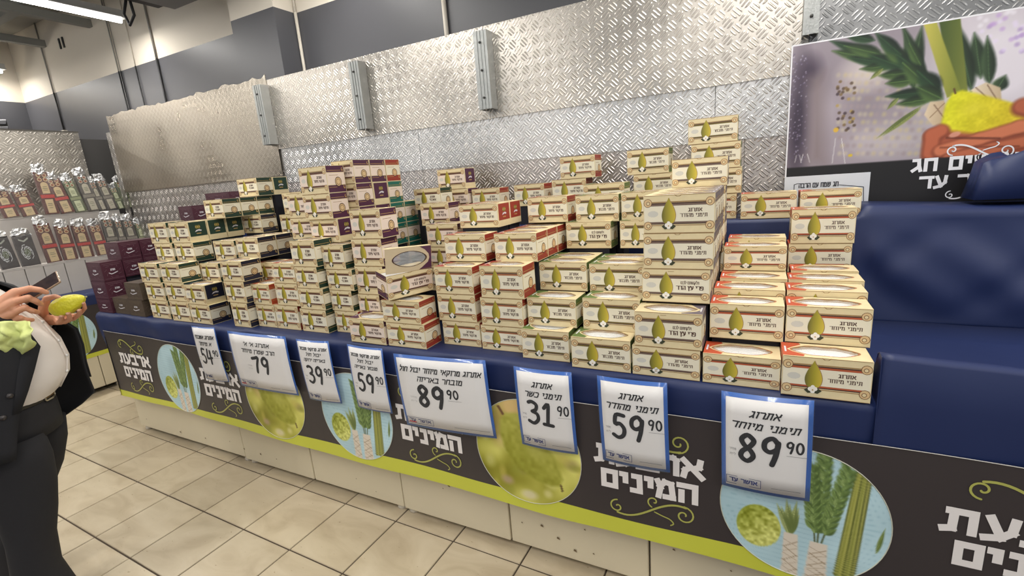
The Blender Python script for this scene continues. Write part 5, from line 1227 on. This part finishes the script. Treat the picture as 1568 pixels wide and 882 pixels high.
q.loft(sh); q.build('shirt', shirt, man)
q = MB(); q.tube([(.004+.264*math.cos(0)*1 if 0 else x, 0.003, z) for x, z in ((.212, .965), (.249, 1.02), (.266, 1.09), (.254, 1.17), (.219, 1.26), (.172, 1.34))], .0035, 6)
q.build('shirt_placket', shirt, man)
for k, (x, z) in enumerate(((.252, 1.03), (.268, 1.10), (.256, 1.17), (.222, 1.26))):
    q = MB(); q.tube([(x-.002, .0, z), (x+.004, .0, z)], .0055, 10); q.build('shirt_button', mat('button pearl', (.8, .79, .76), .3), man)
# collar
q = MB(); q.loft([ringp(-.03, 0, .072, .068, .078, 1.455), ringp(-.03, 0, .078, .074, .084, 1.50), ringp(-.03, 0, .074, .070, .080, 1.50), ringp(-.03, 0, .068, .064, .074, 1.455)], caps=False); q.build('shirt_collar', shirt, man)
# trousers
q = MB(); rr = []
for rf, rb, rs_, z in ((.158, .128, .158, .955), (.165, .132, .166, .90), (.165, .14, .172, .84), (.160, .14, .175, .78)): rr.append(ringp(0, 0, rf, rb, rs_, z))
q.loft(rr)
for s in (-1, 1):
    lg = []
    for cx, cy, rf, rb, rs_, z in ((.0, .085, .150, .125, .092, .80), (.0, .088, .160, .115, .090, .70), (.0, .092, .150, .10, .084, .58), (.01, .096, .112, .085, .074, .46), (.01, .100, .082, .080, .068, .34), (-.005, .103, .085, .082, .066, .20), (.01, .105, .095, .082, .066, .085), (.02, .105, .098, .08, .066, .045)):
        fx = 0 if s < 0 else (-.24*max(0, (.80-z)/.76)**1.1); lg.append(folds(ringp(cx+fx, s*cy, rf, rb, rs_, z), .008 if z < .75 else 0, 5+s, 12))
    q.loft(lg)
q.build('trousers', trs, man)
# belt and buckle
q = MB(); q.loft([ringp(0, 0, .166, .134, .165, .925), ringp(0, 0, .170, .137, .168, .928), ringp(0, 0, .168, .135, .166, .965), ringp(0, 0, .163, .131, .162, .967)], caps=False); bl = q.build('belt', leather, man)
q = MB(); bx_ = .176
pts_ = [(bx_-.006*abs(y)/.03, y, .947+z) for y, z in [(.034*max(-1, min(1, 1.35*math.cos(a))), .025*max(-1, min(1, 1.35*math.sin(a)))) for a in [2*math.pi*i/28 for i in range(29)]]]
q.tube(pts_, .0038, 8, caps=False); q.tube([(bx_+.001, -.03, .947), (bx_+.003, .0, .947), (bx_, .03, .947)], .0028, 6); q.build('buckle', brass, bl)
q = MB(); q.box(.166, .173, -.028, .030, .930, .964); bevel(q.build('buckle_plate', mat('buckle plate bronze', srgb(128, 100, 60), .4, .6), bl), .003)
# jacket: open shell; front edges given by the photograph
def jring(cx, rf, rb, rs_, z, aR, aL, flare=0, n=46):
    r_ = ringp(cx, 0, rf, rb, rs_, z, aL, 360-aR, n)
    out = []
    for k, p in enumerate(r_):
        u = k/(n-1); wl = max(0, 1-u*5); p = Vector(p); p += Vector((flare*wl, .03*wl*(flare > 0), 0)); out.append(tuple(p))
    return folds(out, .010, 8, 8)
q = MB(); J = []
for cx, rf, rb, rs_, z, aR, aL, fl_ in ((0, .205, .185, .225, .755, 60, 66, -.01), (0, .212, .180, .225, .80, 58, 50, .02), (0, .225, .175, .222, .86, 56, 36, .055), (0, .240, .170, .218, .94, 52, 32, .04), (0, .262, .165, .214, 1.02, 46, 32, .02), (0, .278, .160, .212, 1.10, 40, 32, .01), (0, .268, .158, .212, 1.18, 28, 28, .01),
                                    (-.01, .235, .155, .214, 1.27, 24, 26, 0), (-.02, .19, .15, .220, 1.35, 22, 24, 0), (-.03, .14, .12, .195, 1.41, 26, 26, 0), (-.03, .10, .088, .12, 1.455, 40, 40, 0), (-.03, .086, .080, .092, 1.49, 50, 50, 0)):
    J.append(jring(cx, rf, rb, rs_, z, aR, aL, fl_))
q.loft(J, closed=False, caps=False); jk = q.build('jacket', suit, man); s = jk.modifiers.new('t', 'SOLIDIFY'); s.thickness = .007; s.offset = 1
for sd_, idx in ((1, 0), (-1, -1)):      # lapels
    q = MB(); A_ = []; B_ = []
    for j in range(3, 11):
        p = Vector(J[j][idx]); i2 = 1 if idx == 0 else -2; nrm = Vector((p.x, p.y, 0)).normalized(); wd = .055*math.sin(min(1, (j-2)/6)*math.pi*.6)+.008; d2 = (Vector(J[j][i2*3 if idx == 0 else -4])-p).normalized()
        A_.append(tuple(p+nrm*.010)); B_.append(tuple(p+d2*wd+nrm*.014))
    n8 = len(A_); q.add(A_+B_, [(k, k+1, n8+k+1, n8+k) for k in range(n8-1)], 0, True); o = q.build('lapel', suit, jk); s = o.modifiers.new('t', 'SOLIDIFY'); s.thickness = .004
for z_ in (.98, 1.08):
    p = Vector(J[4 if z_ > 1 else 3][-3]); q = MB(); nrm = Vector((p.x, p.y, 0)).normalized(); q.tube([tuple(p+nrm*.004), tuple(p+nrm*.013)], .010, 12); q.build('jacket_button', mat('button dark', srgb(62, 58, 58), .35), jk)
def sleeve(sh_, el, wr, nm, s):
    q = MB(); path = [sh_+Vector((0, -s*.05, .02)), sh_, sh_.lerp(el, .5), el, el.lerp(wr, .5), wr.lerp(el, .12)]; rs_ = [.078, .085, .074, .066, .056, .047]
    q.tube(path, rs_, 20, caps=False); ball(q, el, .064, 8); o = q.build(nm, suit, man); sm_ = o.modifiers.new('t', 'SOLIDIFY'); sm_.thickness = .004
    q = MB(); c0 = wr.lerp(el, .16); q.tube([c0, wr.lerp(el, .05)], [.036, .034], 16, caps=False); o = q.build('shirt_cuff', shirt, man); sm_ = o.modifiers.new('t', 'SOLIDIFY'); sm_.thickness = .003
sleeve(Vector((-.04, -.20, 1.355)), EL1, W1, 'jacket_sleeve', -1); sleeve(Vector((-.04, .20, 1.355)), EL2, W2, 'jacket_sleeve', 1)
# shoes
for s in (-1, 1):
    fx = -.02 if s < 0 else -.24; q = MB(); rr = []
    for x, hw, hh in ((-.085, .020, .045), (-.075, .034, .075), (-.03, .038, .085), (.03, .040, .078), (.09, .046, .058), (.15, .046, .042), (.19, .034, .034), (.205, .014, .022)):
        rr.append([(x+fx, s*.105+hw*math.cos(a), .012+hh*max(0, math.sin(a))*1.0 if math.sin(a) > 0 else .006) for a in [2*math.pi*k/18 for k in range(18)]])
    q.loft(rr); sh_o = q.build('shoe', leather, man)
    q = MB(); q.loft([[(x+fx, s*.105+y, z) for x, y in [(-.088, 0), (-.08, .032), (-.03, .040), (.03, .036), (.10, .048), (.16, .046), (.205, .018), (.21, 0), (.205, -.018), (.16, -.046), (.10, -.048), (.03, -.036), (-.03, -.040), (-.08, -.032)]] for z in (0, .012)]); q.build('sole', mat('sole', (.02, .018, .016), .6), sh_o)

def world(p): return P0+F_*p.x+L_*p.y+Vector((0, 0, p.z))
def local_obj(name, mb, m, frame, label, cat):
    o = mb.build(name, m); o.matrix_world = frame; tag(o, label, cat); return o
# phone
A_ = world(loc(80, 416, .01)); B_ = world(loc(102, 430, -.055)); tail = world(loc(47, 450, -.03)); mid = (A_+B_)/2; e1 = (mid-tail).normalized(); e2 = A_-B_; e2 = (e2-e1*e2.dot(e1)).normalized(); c = mid-e1*.076; e3 = e1.cross(e2)
fr = Matrix((e1, e2, e3)).transposed().to_4x4(); fr.translation = c
ph = empty('smartphone'); ph.matrix_world = fr; tag(ph, 'slim brown-backed smartphone in the man\'s near hand', 'phone')
q = MB(); q.box(-.074, .074, -.036, .036, -.004, .004); o = q.build('phone_body', mat('phone bronze', srgb(150, 124, 100), .35, .1), ph); bevel(o, .0035, 3)
q = MB(); q.box(-.070, .070, -.032, .032, .0041, .0048); q.build('screen', mat('phone screen', (.02, .02, .025), .08), ph)
q = MB(); q.box(.045, .066, -.014, .022, -.0062, -.004); o = q.build('camera_bump', mat('phone camera dark', srgb(92, 76, 62), .25), ph); bevel(o, .001)
q = MB(); q.tube([(.0742, -.03, .001), (.0742, .03, .001)], .0018, 6); q.build('edge_rim', mat('phone rim silver', srgb(196, 188, 172), .25, .8), ph)
# citron in the far hand
a = world(loc(77, 478, .0)); b = world(loc(130, 455, .0)); ax_ = (b-a).normalized(); Lc = (b-a).length
q = MB(); rr = []; u_ = ax_.orthogonal().normalized(); v_ = ax_.cross(u_); prof = [(0, .004), (.03, .016), (.10, .028), (.22, .037), (.38, .041), (.55, .040), (.70, .034), (.84, .025), (.93, .017), (.975, .010), (1, .004)]
N_ = 28
for t, r_ in prof:
    rr.append([])
    for k in range(N_):
        a_ = 2*math.pi*k/N_; dirv = Vector((0, math.cos(a_), math.sin(a_))); rad = r_*(1+.07*noise.noise(Vector((t*9, dirv.y*2.4, dirv.z*2.4)))+.03*math.cos(5*a_))*1.0
        rr[-1].append((t*Lc, rad*dirv.y, rad*dirv.z))
q.loft(rr)
fr = Matrix((ax_, u_, v_)).transposed().to_4x4(); fr.translation = a
cit_o = local_obj('citron', q, mat('citron rind', srgb(214, 206, 48), .42, noise_amt=.10, noise_scale=40, bump=.6, bump_scale=70), fr, 'bumpy yellow citron held in the man\'s far hand', 'fruit')
sb_ = cit_o.modifiers.new('s', 'SUBSURF'); sb_.levels = 2; sb_.render_levels = 2
q = MB(); q.tube([(Lc*.99, 0, 0), (Lc*1.03, 0, .001), (Lc*1.05, .001, .002)], [.004, .0032, .003], 8); q.build('stem_tip', mat('stem tip', srgb(170, 168, 120), .6), cit_o)
# pale green net cloth under the near hand
q = MB(); nx, ny = 26, 22; vs = []
for j in range(ny+1):
    for i in range(nx+1):
        u, v = i/nx, j/ny; x_ = -28+74*u+(v*6); y_ = 492+v*(38+18*math.sin(u*math.pi)**1.0*1.0); c_ = -.155+.05*math.sin(u*9+v*3)*.35-.03*math.sin(v*math.pi)
        vs.append(tuple(loc(x_, y_, c_-.0)+Vector((noise.noise(Vector((u*5, v*4, 1)))*.014, noise.noise(Vector((u*6, v*5, 9)))*.020, 0))))
q.add([tuple(world(Vector(p))) for p in vs], [(j*(nx+1)+i, j*(nx+1)+i+1, (j+1)*(nx+1)+i+1, (j+1)*(nx+1)+i) for j in range(ny) for i in range(nx)], 0, True)
gc = q.build('foam_wrap', mat('pale green wrap', srgb(206, 214, 138), .7, bump=.4, bump_scale=30)); s = gc.modifiers.new('t', 'SOLIDIFY'); s.thickness = .003
tag(gc, 'crumpled pale green soft wrap hanging from the man\'s near hand', 'wrap')
